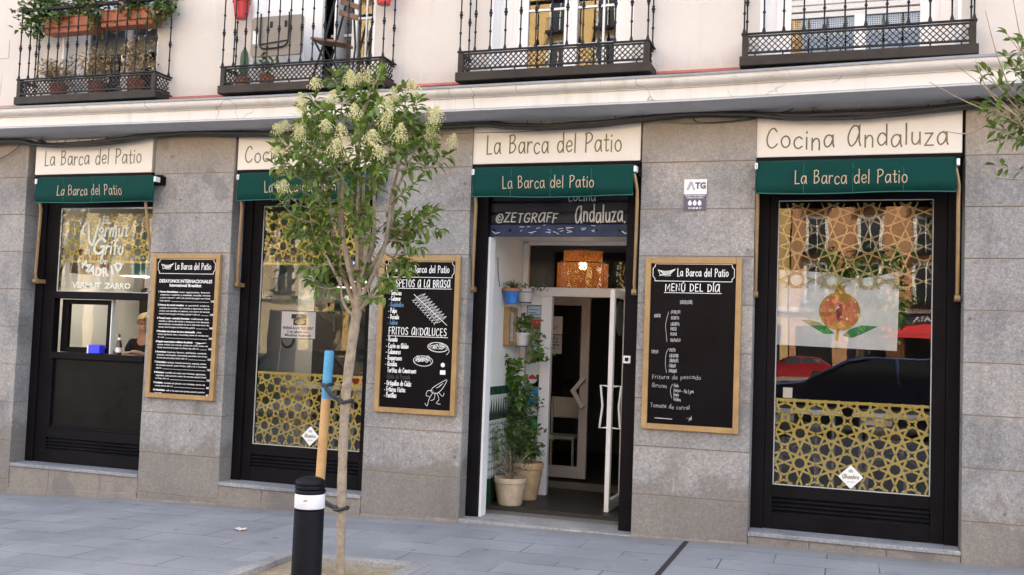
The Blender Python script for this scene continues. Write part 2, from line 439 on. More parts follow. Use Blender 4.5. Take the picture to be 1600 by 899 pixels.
def cr_smooth(p, k=4):
    o = []
    for i in range(len(p) - 1):
        a, b, c, d = p[max(i - 1, 0)], p[i], p[i + 1], p[min(i + 2, len(p) - 1)]
        for j in range(k):
            t = j / k
            o.append(tuple(.5 * ((2 * b[q]) + (c[q] - a[q]) * t + (2 * a[q] - 5 * b[q] + 4 * c[q] - d[q]) * t * t + (3 * b[q] - a[q] - 3 * c[q] + d[q]) * t ** 3) for q in (0, 1)))
    o.append(p[-1]); return o
def ribbon(mb, pts, th, y):
    """flat strip in the xz plane, facing the street"""
    n = len(pts)
    if n < 2: return
    ls = []
    for i in range(n):
        a = Vector(pts[max(i - 1, 0)]); b = Vector(pts[i]); c = Vector(pts[min(i + 1, n - 1)])
        d1 = (b - a) if i > 0 else (c - b); d2 = (c - b) if i < n - 1 else (b - a)
        if d1.length < 1e-9: d1 = d2
        if d2.length < 1e-9: d2 = d1
        d1 = d1.normalized(); d2 = d2.normalized()
        n1 = Vector((-d1.y, d1.x)); n2 = Vector((-d2.y, d2.x)); nn = n1 + n2
        if nn.length < .5: nn = n1
        nn.normalize(); k = th / 2 / max(.5, nn.dot(n1))
        e = Vector((0, 0))
        if i == 0: e = -d1 * th * .4
        if i == n - 1: e = d1 * th * .4
        ls.append((b + nn * k + e, b - nn * k + e))
    v = [(q.x, y, q.y) for pr in ls for q in pr]
    mb.add(v, [(2 * i, 2 * i + 1, 2 * i + 3, 2 * i + 2) for i in range(n - 1)])
def text_w(s): return sum(GL.get(ACC.get(c, c), GL[' '])[0] + .9 for c in s)
def write(mb, s, x, z, h, th, y, width=None, slant=0, rise=0, jit=.12, seed=1):
    """h: height of a capital; width: squeeze or stretch to fit"""
    rnd = random.Random(seed); k = h / 7; kx = k
    if width: kx = width / text_w(s)
    cx = 0; si = 0
    for c in s:
        g = GL.get(ACC.get(c, c), GL[' '])
        strokes = list(g[1])
        if c in ACC and c != 'ñ': strokes.append("%f %f %f %f" % (g[0] * .4, 5.2 if c.islower() else 7.6, g[0] * .4 + .8, 6.4 if c.islower() else 8.8))
        dz = rnd.uniform(-jit, jit) * 2
        for st in strokes:
            sm = st[0] == '~'; q = [float(t) for t in st.lstrip('~').split()]
            p = list(zip(q[::2], q[1::2]))
            if sm: p = cr_smooth(p)
            pp = []
            for px, pz in p:
                X = (cx + px) * kx + slant * pz * k
                pp.append((x + X, z + (pz + dz) * k + rise * X))
            ribbon(mb, pp, th, y - .00025 * (si % 5)); si += 1
        cx += g[0] + .9
    return mb
def fmesh(s, size, bold=0, space=1, align='LEFT'):
    """filled type from the built-in font, in the xz plane at y = 0"""
    cu = bpy.data.curves.new("type", 'FONT'); cu.body = s; cu.size = size; cu.offset = bold; cu.space_character = space; cu.align_x = align
    cu.resolution_u = 2
    o = bpy.data.objects.new("type", cu); COL.objects.link(o)
    dg = bpy.context.evaluated_depsgraph_get(); dg.update()
    me = bpy.data.meshes.new_from_object(o.evaluated_get(dg))
    v = [(q.co.x, q.co.y) for q in me.vertices]; f = [tuple(p.vertices) for p in me.polygons]
    bpy.data.objects.remove(o); bpy.data.curves.remove(cu); bpy.data.meshes.remove(me)
    return v, f
def typeset(mb, s, x, z, size, y, bold=0, width=None, align='LEFT', space=1, rot=0):
    v, f = fmesh(s, size, bold, space, 'LEFT')
    if not v: return mb
    x0 = min(a for a, b in v); x1 = max(a for a, b in v)
    k = width / (x1 - x0) if width else 1
    W_ = (x1 - x0) * k
    ox = {'LEFT': 0, 'CENTER': -W_ / 2, 'RIGHT': -W_}[align]
    cr, sr = math.cos(rot), math.sin(rot)
    out = []
    for a, b in v:
        a = (a - x0) * k + ox
        out.append((x + a * cr - b * sr, y, z + a * sr + b * cr))
    return mb.add(out, f)
# ------------------------------------------------------------------ the materials of the place
m_granite = granite("granite", True, (.96, .95, .95))
m_granite_s = granite("granite_sill", False, (1.12, 1.06, 1.0), True)
m_bluestone = granite("sill_stone", False, (.86, .9, 1.0), False)
m_pave = paving("paving", (.252, .256, .268), .74, .36, (.13, .14, 0), joint=(.06, .06, .062), var=.10)
m_pave_in = paving("alcove_paving", (.17, .165, .16), .22, .11, (.05, .0, 0), var=.25, bumpd=.006)
m_road = mat("asphalt", (.06, .06, .062), .85, noise=(3, .25), bump=(60, .4))
m_soil = mat("soil", (.30, .24, .16), .95, noise=(22, .3), bump=(50, .8))
m_curb = granite("curb_stone", False, (1.05, 1.05, 1.06), False)
m_wall = weathered("cream_render", (.60, .55, .495), (.40, .35, .29), .30)
m_cornice = weathered("cornice_paint", (.70, .66, .60), (.42, .36, .28), .5, .6, True)
m_lead = mat("lead_flashing", (.22, .23, .25), .45, metal=.3, noise=(6, .2))
m_soffit = weathered("soffit_paint", (.50, .50, .51), (.30, .29, .28), .4)
m_tile = mat("red_ledge_tile", (.42, .13, .10), .7, noise=(9, .25))
m_frame = mat("black_shopfront_paint", (.006, .005, .0065), .5, spec=.08, noise=(3, .35), bump=(14, .06))
m_louvre = mat("black_louvre_paint", (.010, .009, .011), .45, spec=.15, noise=(5, .3))
m_gold = mat("gold_film", (.64, .53, .13), .5, metal=.1, noise=(2, .12), trans=.15)
m_gold_shaded = mat("shaded_gold_film", (.42, .33, .15), .5, noise=(2, .12), trans=.15)  # same gold film, shade and overlying reflection put into its colour
m_glass = glass("shop_glass", (.97, .98, .975), .02, 1.55)
m_glass_up = glass("upper_glass", (.85, .9, .9), .03, 3.0)
m_white = mat("white_paint", (.80, .78, .75), .5, noise=(2.2, .06))
m_alcove = mat("alcove_plaster", (.82, .79, .74), .6, noise=(1.8, .05), bump=(12, .06))
m_iron = mat("black_iron", (.014, .0135, .016), .5, spec=.25, noise=(9, .35))
m_bronze = mat("brown_iron", (.030, .024, .019), .55, spec=.25, noise=(5, .4))
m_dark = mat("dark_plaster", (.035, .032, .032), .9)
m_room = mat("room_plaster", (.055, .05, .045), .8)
m_roomw = mat("room_white", (.66, .66, .64), .7)
m_roomb = mat("room_beige", (.34, .30, .26), .8)
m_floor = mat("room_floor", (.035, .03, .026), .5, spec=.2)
m_blind = mat("grey_blind", (.52, .57, .64), .6)
m_blindw = mat("white_blind", (.66, .64, .61), .6)
m_slate = mat("shutter_grey", (.026, .028, .036), .55, spec=.25, noise=(6, .35))
m_navy = mat("shutter_blue", (.020, .032, .075), .5, spec=.25, noise=(9, .35))
m_chalk = mat("chalk_paint", (.55, .55, .53), .9)
m_wirewhite = mat("spike_wire", (.45, .43, .40), .4)

def tile_mat():
    m = bpy.data.materials.new("andalusian_tiles"); m.use_nodes = True
    L = m.node_tree.links; b = m.node_tree.nodes["Principled BSDF"]
    g = N(m, "ShaderNodeNewGeometry"); sx = N(m, "ShaderNodeSeparateXYZ"); L.new(g.outputs["Position"], sx.inputs[0])
    y, z = sx.outputs[1], sx.outputs[2]
    def wave(v, per, ph=0):
        f = math_n(m, 'FRACT', math_n(m, 'ADD', math_n(m, 'DIVIDE', v, per), 10 + ph)); return f
    fy, fz = wave(y, .07), wave(z, .07)
    a = math_n(m, 'ABSOLUTE', math_n(m, 'SUBTRACT', fy, .5)); c_ = math_n(m, 'ABSOLUTE', math_n(m, 'SUBTRACT', fz, .5))
    dia = math_n(m, 'ADD', a, c_)
    pat = ramp(m, dia, [(.20, (.03, .05, .035)), (.24, (.66, .66, .62)), (.40, (.66, .66, .62)), (.43, (.05, .12, .07)), (.47, (.05, .12, .07)), (.50, (.66, .66, .62))])
    tri = math_n(m, 'LESS_THAN', math_n(m, 'MULTIPLY', a, 2.4), math_n(m, 'SUBTRACT', 1.03, math_n(m, 'DIVIDE', math_n(m, 'SUBTRACT', z, .93), .13)))
    band = mixc(m, tri, (.66, .66, .62), (.03, .05, .04))
    green = ramp(m, wave(y, .14), [(.0, (.12, .2, .15)), (.04, (.010, .052, .022)), (.96, (.014, .06, .028)), (1, (.12, .2, .15))])
    def above(t): return math_n(m, 'GREATER_THAN', z, t)
    c = mixc(m, above(.30), green, pat)
    c = mixc(m, above(.845), c, green); c = mixc(m, above(.875), c, band)
    c = mixc(m, above(1.06), c, (.66, .66, .62)); c = mixc(m, above(1.085), c, green)
    L.new(c, b.inputs["Base Color"]); b.inputs["Roughness"].default_value = .2
    return m
m_tiles = tile_mat()

# ------------------------------------------------------------------ ground
GZ = [(-40, -1.4), (-12, -.37), (-8.43, -.185), (-6.68, -.105), (-4.17, -.045), (-3.23, -.015), (-1.7, .008), (-.76, .035), (.83, .05), (1.26, .06), (6, .12), (30, .5)]
def gz(x): return lerp(x, GZ)
PX0, PX1, PY0, PY1 = -3.86, -2.92, -2.95, -2.0          # the tree pit
def sheet(mb, xs, ys, dz=0, hole=None):
    for i in range(len(xs) - 1):
        for j in range(len(ys) - 1):
            if hole and hole(.5 * (xs[i] + xs[i + 1]), .5 * (ys[j] + ys[j + 1])): continue
            q = [(xs[i], ys[j]), (xs[i + 1], ys[j]), (xs[i + 1], ys[j + 1]), (xs[i], ys[j + 1])]
            mb.add([(a, b, gz(a) + dz) for a, b in q], [(0, 1, 2, 3)])
    return mb
xs = sorted(set([g[0] for g in GZ] + [PX0, PX1] + [x * 1.0 for x in range(-11, 7)]))
structure(sheet(MB(), xs, [-10.6, PY0, PY1, -.1], 0, lambda x, y: PX0 < x < PX1 and PY0 < y < PY1).build("pavement", m_pave))
structure(sheet(MB(), [-90] + xs + [60], [-10.7, -10.6], 0).build("kerb", m_curb))
rd = MB(); sheet(rd, [-90] + xs + [60], [-24, -17, -10.68], -.13)
structure(rd.build("road", m_road))
sq = MB(); sheet(sq, [-90] + xs + [60], [-75, -24], -.125)
structure(sq.build("square_paving", mat("warm_paving", (.22, .18, .14), .85, noise=(.8, .2))))
pit = sheet(MB(), [PX0 + .09 * 0, -3.4, PX1], [PY0, -2.5, PY1], -.035)
structure(pit.build("soil", m_soil))
# granite edging laid round the pit, a hair above the slabs
edge = MB()
for (a, b, c, d) in ((PX0 - .12, PX0, PY0 - .12, PY1 + .12), (PX1, PX1 + .12, PY0 - .12, PY1 + .12), (PX0, PX1, PY1, PY1 + .12), (PX0, PX1, PY0 - .12, PY0)):
    z0, z1 = gz(a), gz(b)
    edge.add([(a, c, z0 - .06), (b, c, z1 - .06), (b, d, z1 - .06), (a, d, z0 - .06), (a, c, z0 + .006), (b, c, z1 + .006), (b, d, z1 + .006), (a, d, z0 + .006)],
             [(0, 3, 2, 1), (4, 5, 6, 7), (0, 1, 5, 4), (1, 2, 6, 5), (2, 3, 7, 6), (3, 0, 4, 7)])
structure(edge.build("tree_pit_edging", m_curb, bevel=.004))
structure(MB().box(-1.245, -1.205, -1.75, -.28, gz(-1.2) - .05, gz(-1.22) + .004).build("drain_slot", mat("drain_gap", (.02, .018, .016), .9)))

# ------------------------------------------------------------------ the building
bld = thing("apartment_building", "cream rendered building on grey granite piers with iron balconies over a restaurant front", "building", (-3.5, .3, 0))
FY = -.22                                               # face of the granite piers
PIERS = [(-30, -8.33), (-6.70, -5.755), (-4.22, -3.25), (-1.70, -.745), (.83, 25)]
m_mortar = mat("ochre_mortar", (.24, .18, .12), .95, noise=(8, .35))
for a, b in PIERS:                                      # a mortar core, faced with one granite slab per course
    zb = min(gz(a), gz(b)) - .15
    core = MB().box(a + .004, b - .004, FY + .006, .32, zb, 3.583).build("granite_pier", m_mortar, bld)
    z = zb; k = 0; zs = [.368 + .399 * i for i in range(-1, 8) if .368 + .399 * i > zb + .2] + [3.585]
    for zt in zs:
        xs2 = [a, b]
        if b - a > 3: xs2 = [a, -12, b] if a < -20 else [a, 4.2, b]
        for x0, x1 in zip(xs2, xs2[1:]):
            dy = random.uniform(-.0025, .0025)
            MB().box(x0 + .0015, x1 - .0015, FY + dy, .31, z + .0013, zt - .0013).build("granite_slab", m_granite, core, bevel=random.uniform(.003, .006))
        z = zt
for a, b in PIERS:
    if b - a > 3: continue
    q = MB(); n = 3
    for i in range(n):                                  # patched mortar smeared along the foot of the stone
        x0 = a + (b - a) * i / n; x1 = a + (b - a) * (i + 1) / n
        h = random.uniform(.004, .022)
        q.box(x0 + .002, x1 - .002, FY - random.uniform(.006, .014), FY + .01, gz(x0) - .05, max(gz(x0), gz(x1)) + h)
    q.build("mortar_footing", mat("old_mortar", (.24, .21, .17), .95, noise=(14, .25), bump=(40, .5)), bld, bevel=.004)

# cornice: one profile swept along the front, with the slight sag the photo shows
SAG = [(-30, .02), (-8.3, .02), (-5.3, .0), (-3.4, -.003), (-1.2, 0), (.75, .028), (1.2, .03), (25, .03)]
def sweep(name, prof, m, xs_=(-30, -8.3, -7, -6, -5.3, -4.3, -3.4, -2.3, -1.2, -.2, .75, 1.2, 25)):
    b = MB(); n = len(prof)
    v = [(x, y, z + lerp(x, SAG)) for x in xs_ for y, z in prof]
    f = []
    for i in range(len(xs_) - 1):
        for k in range(n): f.append((i * n + k, i * n + (k + 1) % n, (i + 1) * n + (k + 1) % n, (i + 1) * n + k))
    f.append(tuple(range(n))); f.append(tuple((len(xs_) - 1) * n + k for k in range(n - 1, -1, -1)))
    b.add(v, f); return b.build(name, m, bld, smooth=True)
arc = [(-.615 - .065 * math.sin(t * math.pi / 2 / 5), 3.705 + .055 * (1 - math.cos(t * math.pi / 2 / 5))) for t in range(6)]
sweep("cornice", [(-.26, 3.602), (-.60, 3.602), (-.603, 3.690), (-.618, 3.695), (-.612, 3.702)] + arc[1:] + [(-.68, 3.772), (-.26, 3.86)], m_cornice)
sweep("flashing", [(-.26, 3.864), (-.684, 3.776), (-.693, 3.768), (-.693, 3.784), (-.686, 3.790), (-.26, 3.878)], m_lead)
sweep("soffit", [(-.05, 3.54), (-.598, 3.585), (-.598, 3.600), (-.05, 3.600)], m_soffit)
OPEN = [(-7.95, -6.72), (-5.62, -4.27), (-3.12, -1.80), (-.74, .79)]
uw = MB(); x = -30; TOPW = 6.3
uw.box(-30, 25, -.25, .05, 3.60, 3.94)
for a, b in OPEN:
    uw.box(x, a, -.25, .05, 3.94, TOPW); x = b
uw.box(x, 25, -.25, .05, 3.94, TOPW); uw.box(-30, 25, -.25, .05, TOPW, 18)
uw.build("upper_wall", m_wall, bld)
panel = MB()
panel.box(-8.98, -8.66, -.256, -.25, 4.46, 4.66); panel.box(-9.1, -8.74, -.256, -.25, 4.06, 4.28)
panel.build("wall_relief", m_wall, bld, bevel=.01)
sh = MB()
sh.box(-30, 25, 6, 6.2, -.4, 18); sh.box(-30, 25, .05, 6, 17.8, 18); sh.box(-30, -29.8, .05, 6, -.4, 17.8); sh.box(24.8, 25, .05, 6, -.4, 17.8)
sh.build("shell", m_wall, bld)
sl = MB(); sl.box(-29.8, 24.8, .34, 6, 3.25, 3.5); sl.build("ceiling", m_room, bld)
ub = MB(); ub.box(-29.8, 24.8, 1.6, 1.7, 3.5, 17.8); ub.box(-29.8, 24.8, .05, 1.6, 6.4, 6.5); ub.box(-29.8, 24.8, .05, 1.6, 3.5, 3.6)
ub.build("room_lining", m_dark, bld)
# red tile ledges between the balconies, with pigeon wires above
BAL = [(-8.26, -6.53), (-5.77, -4.04), (-3.31, -1.61), (-.85, .865)]
led = [(-30, -8.29), (-6.50, -5.80), (-4.0, -3.34), (-1.58, -.88), (.895, 25)]
for a, b in led:
    MB().box(a, b, -.32, -.25, 3.895, 3.922).build("ledge_tile", m_tile, bld, bevel=.006)
    if b - a < 2:
        sp = MB(); k = int((b - a) / .028)
        for i in range(k):
            x = a + (i + .5) * (b - a) / k; t = random.uniform(-.03, .03)
            sp.tube([(x, -.29, 3.92), (x + t, -.29 - random.uniform(-.02, .03), 4.02 + random.uniform(-.015, .03))], .0011, 3, False)
        sp.build("bird_spikes", m_wirewhite, bld)

# ------------------------------------------------------------------ gold star lattice
def star_segments(x0, x1, z0, z1, p, ox=0, oz=0):
    segs = []
    for i in range(int((x0 - ox) / p) - 2, int((x1 - ox) / p) + 3):
        for j in range(int((z0 - oz) / p) - 2, int((z1 - oz) / p) + 3):
            cx, cz = ox + i * p, oz + j * p
            mid = [(cx + p / 2 * math.cos(k * math.pi / 4), cz + p / 2 * math.sin(k * math.pi / 4)) for k in range(8)]
            for k in range(8): segs.append((mid[k], mid[(k + 3) % 8]))
            sx_, sz_ = cx + p / 2, cz + p / 2; h = p * .2071
            for k in range(4):
                a = math.pi / 4 + k * math.pi / 2
                c, s_ = math.cos(a), math.sin(a)
                def rot(u, v): return (sx_ + u * c - v * s_, sz_ + u * s_ + v * c)
                for sgn in (-1, 1): segs.append((rot(h, 0), rot(.293 * h, sgn * .293 * h)))
    return segs
def clip(seg, x0, x1, z0, z1):
    (ax, az), (bx, bz) = seg; t0, t1 = 0, 1; dx, dz = bx - ax, bz - az
    for p, q in ((-dx, ax - x0), (dx, x1 - ax), (-dz, az - z0), (dz, z1 - az)):
        if abs(p) < 1e-9:
            if q < 0: return None
        else:
            r = q / p
            if p < 0: t0 = max(t0, r)
            else: t1 = min(t1, r)
    if t1 - t0 < 1e-4: return None
    return (ax + dx * t0, az + dz * t0), (ax + dx * t1, az + dz * t1)
def lattice(x0, x1, z0, z1, y, parent, bar_top=False, bar_bot=False, p=.245, wd=.0168, ox=0, oz=0, m=None):
    b = MB()
    for sgm in star_segments(x0, x1, z0, z1, p, ox, oz):
        c = clip(sgm, x0 + .004, x1 - .004, z0 + .004, z1 - .004)
        if not c: continue
        (ax, az), (bx, bz) = c
        ang = math.degrees(math.atan2(bz - az, bx - ax)) % 180; k = int(round(ang / 22.5)) % 8
        d = Vector((bx - ax, 0, bz - az)); L_ = d.length; d.normalize(); nrm = Vector((-d.z, 0, d.x))
        b.obox(((ax + bx) / 2, y + .0005 * k, (az + bz) / 2), d * (L_ / 2 + wd * .3), Vector((0, .0016, 0)), nrm * wd / 2)
    if bar_top: b.box(x0, x1, y - .004, y + .006, z1 - .022, z1)
    if bar_bot: b.box(x0, x1, y - .004, y + .006, z0, z0 + .022)
    return b.build("lattice_screen", m or m_gold, parent)

# ------------------------------------------------------------------ shopfronts
def shopfront(xl, xr, pl, pr, hatch=False, seed=0):
    f = MB(); y0, y1 = 0.0, .09; zt = 3.2
    f.box(xl, xl + .10, y0 - .022, y1, .14, zt); f.box(xr - .10, xr, y0 - .022, y1, .14, zt)       # outer stiles
    f.box(xl + .10, pl, y0, y1, .142, zt - .001); f.box(pr, xr - .10, y0, y1, .142, zt - .001)      # inner stiles
    f.box(pl, pr, y0, y1, 2.86, zt - .002)                                                          # head
    f.box(pl, pr, y0 + .001, y1, .40, .50); f.box(pl, pr, y0 + .001, y1, .142, .265)               # bottom rails
    f.box(pl + .001, pr - .001, .05, .06, .265, .40)
    if hatch:
        f.box(pl, pr, y0 - .004, y1, 1.885, 1.96)
        f.box(pl, pr, y0 - .02, .30, 1.245, 1.31)
    o = f.build("shopfront", m_frame, bld, bevel=.004)
    lv = MB()
    for k in range(4):
        z = .278 + k * .034
        lv.obox(((pl + pr) / 2, .016, z), ((pr - pl) / 2 - .004, 0, 0), (0, .016, .011), (0, -.002, .003))
    lv.build("louvre", m_louvre, o)
    bd = MB()                                           # thin pale seal round the pane
    def seal(z0, z1):
        for (a, b, c, d) in ((pl, pl + .008, z0, z1), (pr - .008, pr, z0, z1), (pl + .008, pr - .008, z0, z0 + .007), (pl + .008, pr - .008, z1 - .007, z1)):
            bd.box(a, b, .022, .034, c, d)
    if hatch:
        seal(1.96, 2.86)
        MB().add([(pl, .03, 1.96), (pr, .03, 1.96), (pr, .03, 2.86), (pl, .03, 2.86)], [(0, 1, 2, 3)]).build("pane", m_glass, o)
        k = MB(); k.box(pl + .03, pr, .03, .05, .53, 1.235); k.build("kick_panel", m_kick, o)
        kb = MB(); kb.box(pl, pl + .03, .0, .085, .50, 1.245); kb.box(pl + .03, pr, .01, .085, .50, .53); kb.box(pl + .03, pr, .01, .085, 1.235, 1.245)
        kb.build("kick_frame", m_frame, o, bevel=.003)
        # fixed sash, left half of the hatch
        s_ = MB(); a, b = pl + .02, -7.405
        s_.box(a, a + .085, 0.100, .15, 1.315, 1.88); s_.box(b - .055, b, 0.100, .15, 1.315, 1.88); s_.box(a + .085, b - .055, 0.102, .15, 1.315, 1.37); s_.box(a + .085, b - .055, 0.102, .15, 1.83, 1.88)
        so = s_.build("sash", m_frame, o, bevel=.003)
        MB().add([(a + .08, .125, 1.36), (b - .05, .125, 1.36), (b - .05, .125, 1.84), (a + .08, .125, 1.84)], [(0, 1, 2, 3)]).build("sash_pane", m_glass, o)
        MB().box(b + .002, b + .014, .09, .14, 1.312, 1.883).build("sash_edge", m_white, o)
    else:
        seal(.50, 2.86)
        MB().add([(pl, .03, .50), (pr, .03, .50), (pr, .03, 2.86), (pl, .03, 2.86)], [(0, 1, 2, 3)]).build("pane", m_glass, o)
    bd.build("seal", m_seal, o)
    return o
m_seal = mat("pale_seal", (.5, .52, .48), .6)
m_kick = mat("smoked_panel", (.008, .007, .007), .28, spec=.08, noise=(2.5, .5))
w1 = shopfront(-8.33, -6.70, -8.08, -6.875, True)
w2 = shopfront(-5.755, -4.22, -5.555, -4.37)
w4 = shopfront(-.745, .83, -.575, .628)
lattice(-8.07, -6.885, 2.275, 2.80, .05, w1, bar_bot=True, ox=-7.93, oz=2.44)
lattice(-5.545, -4.38, 2.275, 2.80, .05, w2, bar_bot=True, ox=-5.33, oz=2.46)
lattice(-5.545, -4.38, .51, 1.215, .05, w2, bar_top=True, ox=-5.2, oz=.93)
lattice(-.565, .618, 2.13, 2.84, .05, w4, wd=.0115, m=m_gold_shaded, p=.28, ox=-.42, oz=2.48)
lattice(-.565, .618, .51, 1.21, .05, w4, bar_top=True, ox=-.12, oz=.93)
for a, b in ((-8.33, -6.70), (-5.755, -4.22), (-.745, .83)):
    s1 = MB(); s1.box(a, b, FY - .012, .1, .105, .14); s1.build("sill_slab", m_bluestone, bld, bevel=.006)
    s2 = MB(); n = 3; zt = .103
    cuts = [a, a + (b - a) * random.uniform(.28, .4), a + (b - a) * random.uniform(.62, .75), b]
    for x0, x1 in zip(cuts, cuts[1:]):
        s2.box(x0 + .001, x1 - .001, FY + .002, .1, gz(x0) - .1, zt)
        if b < 0: s2.add([(x, y, z + gz(x)) for z in (-.1, .062) for y in (FY - .012, FY + .002) for x in (x0, x1)], [(0, 2, 3, 1), (4, 5, 7, 6), (0, 1, 5, 4), (2, 6, 7, 3), (0, 4, 6, 2), (1, 3, 7, 5)])
    s2.build("sill_riser", m_granite_s, bld, bevel=.006)

# ------------------------------------------------------------------ the doorway alcove
dw = MB()
dw.box(-3.25, -3.135, -.06, .1, gz(-3.2) - .02, 3.2); dw.box(-1.845, -1.70, -.06, .1, gz(-1.8) - .02, 3.2); dw.box(-3.135, -1.845, .05, .1, 2.885, 3.2)
dwo = dw.build("doorway_frame", m_frame, bld, bevel=.006)
MB().box(-3.133, -3.112, -.03, .10, gz(-3.1) - .01, 2.545).build("corner_strip", m_white, dwo)
ro = MB()
for k in range(4):
    z = 2.665 + k * .105
    ro.prism([(.03, z), (.012, z + .012), (.012, z + .088), (.03, z + .10)], -3.134, -1.846)
roo = ro.build("roller_shutter", m_slate, bld)
rb = MB(); rb.box(-3.134, -1.846, -.004, .03, 2.555, 2.662); rb.build("shutter_bar", m_navy, roo, bevel=.004)
kn = MB()
for x, dd in ((-3.09, 0), (-2.94, 1), (-2.13, 1), (-1.93, 0)):
    kn.lathe([(.012, -.012), (.012, 0)], (x, -.004, 2.61), 10, 'Y')
kn.build("shutter_bolt", m_louvre, roo)
ch = MB(); write(ch, "@ZETGRAFF", -3.09, 2.685, .085, .011, .005, width=.60, slant=.15, jit=.3)
ch.build("chalk_writing", m_chalk, roo); ch = MB()
write(ch, "Andaluza.", -2.33, 2.685, .15, .013, .004, width=.47, jit=.25)
ch.build("chalk_writing", m_chalk, roo); ch = MB()
write(ch, "cocina", -2.40, 2.872, .10, .009, .004, width=.26)
ch.build("chalk_writing", m_chalk, roo); ch = MB()
for k in range(26):
    x = random.uniform(-2.85, -2.15); z = random.uniform(2.585, 2.655)
    ribbon(ch, [(x, z), (x + random.uniform(.01, .05), z + random.uniform(-.012, .012))], .005, -.0055)
for x in (-3.11, -1.90):
    ribbon(ch, [(x, 2.60), (x + .03, 2.58), (x + .07, 2.59)], .007, -.0055)
ch.build("chalk_scratches", m_chalk, roo)
al = MB()
BY = 1.2
al.box(-3.36, -3.2, .1, BY, 1.165, 2.66); al.box(-1.835, -1.70, .1, BY, 1.165, 2.66); al.box(-3.36, -1.70, .1, BY + .1, 2.635, 2.80)
al.build("alcove_wall", m_alcove, bld)
MB().box(-3.36, -3.196, .1, BY, -.05, 1.165).build("tile_dado", m_tiles, bld)
MB().box(-1.839, -1.70, .1, BY, -.05, 1.165).build("tile_dado", m_tiles, bld)
fl = MB(); fl.add([(-3.36, -.1, -.004), (-1.68, -.1, .012), (-1.68, FY + .02, .012), (-3.36, FY + .02, -.016)], [(0, 1, 2, 3)])
fl2 = MB(); fl2.add([(-3.36, .18, .0155), (-1.68, .18, .0155), (-1.68, 2.2, .075), (-3.36, 2.2, .07)], [(0, 1, 2, 3)])
fl2.build("alcove_floor", m_pave_in, bld)
fl3 = MB(); fl3.box(-3.25, -1.70, FY - .004, .185, -.12, .016); fl3.build("threshold", m_curb, bld, bevel=.006)

def bar_frame(mb, x0, x1, z0, z1, t, y0, y1, tb=None):
    tb = tb or t
    mb.box(x0, x0 + t, y0, y1, z0, z1); mb.box(x1 - t, x1, y0, y1, z0, z1)
    mb.box(x0 + t, x1 - t, y0 + .002, y1 - .002, z1 - t, z1); mb.box(x0 + t, x1 - t, y0 + .002, y1 - .002, z0, z0 + tb)
    return mb
pf = MB()
pf.box(-3.2, -3.145, BY, BY + .07, .06, 2.62); pf.box(-2.985, -2.872, BY, BY + .07, .06, 2.075)
pf.box(-3.145, -1.835, BY - .004, BY + .074, 2.075, 2.165); pf.box(-3.145, -1.835, BY, BY + .07, 2.60, 2.635)
pf.box(-3.145, -2.985, BY + .002, BY + .068, 1.98, 2.075); pf.box(-3.145, -2.985, BY + .002, BY + .068, .06, .42)
pf.box(-1.90, -1.835, BY, BY + .07, .06, 2.075)
por = pf.build("porch_frame", m_white, bld, bevel=.004)
g = MB(); g.add([(-3.145, BY + .03, 2.165), (-1.835, BY + .03, 2.165), (-1.835, BY + .03, 2.60), (-3.145, BY + .03, 2.60)], [(0, 1, 2, 3)])
g.add([(-3.145, BY + .03, .42), (-2.985, BY + .03, .42), (-2.985, BY + .03, 1.98), (-3.145, BY + .03, 1.98)], [(0, 1, 2, 3)])
g.build("porch_pane", m_glass, por)
# the right leaf, swung out square to the street
dl = MB(); y0, y1 = .545, 1.195
dl.box(-2.115, -2.07, y0, y0 + .06, .045, 2.12); dl.box(-2.115, -2.07, y1 - .06, y1, .045, 2.12)
dl.box(-2.113, -2.072, y0 + .06, y1 - .06, 2.05, 2.12); dl.box(-2.113, -2.072, y0 + .06, y1 - .06, .045, .16)
door = dl.build("door_leaf", m_white, bld, bevel=.005)
MB().add([(-2.092, y0 + .06, .16), (-2.092, y1 - .06, .16), (-2.092, y1 - .06, 2.05), (-2.092, y0 + .06, 2.05)], [(0, 1, 2, 3)]).build("leaf_pane", m_glass, door)
for s_ in (-1, 1):
    x = -2.115 if s_ < 0 else -2.07
    h = MB(); h.tube([(x, .59, 1.215), (x + s_ * .075, .59, 1.22), (x + s_ * .055, .60, 1.03), (x + s_ * .075, .59, .825), (x, .59, .83)], .0105, 8)
    h.build("pull_handle", m_white, door, smooth=True)
# the inner door with its boomerang handle
m_beige = mat("beige_door_paint", (.42, .38, .33), .5, noise=(3, .08))
nd = MB(); bar_frame(nd, -3.50, -2.745, .10, 2.13, .10, 2.3, 2.35, .13)
ndo = nd.build("inner_door", m_beige, bld, bevel=.004)
MB().add([(-3.40, 2.325, .23), (-2.845, 2.325, .23), (-2.845, 2.325, 2.03), (-3.40, 2.325, 2.03)], [(0, 1, 2, 3)]).build("inner_pane", m_glass, ndo)
bh = MB(); bh.poly_xz([(-2.795, 1.24), (-2.757, 1.212), (-2.868, 1.075), (-2.762, .905), (-2.80, .88), (-2.93, 1.075)], 2.22, 2.26)
bh.box(-2.80, -2.775, 2.26, 2.3, 1.19, 1.215); bh.box(-2.80, -2.775, 2.26, 2.3, .905, .93)
bh.build("boomerang_handle", mat("cream_handle", (.55, .5, .44), .4), ndo, bevel=.008)

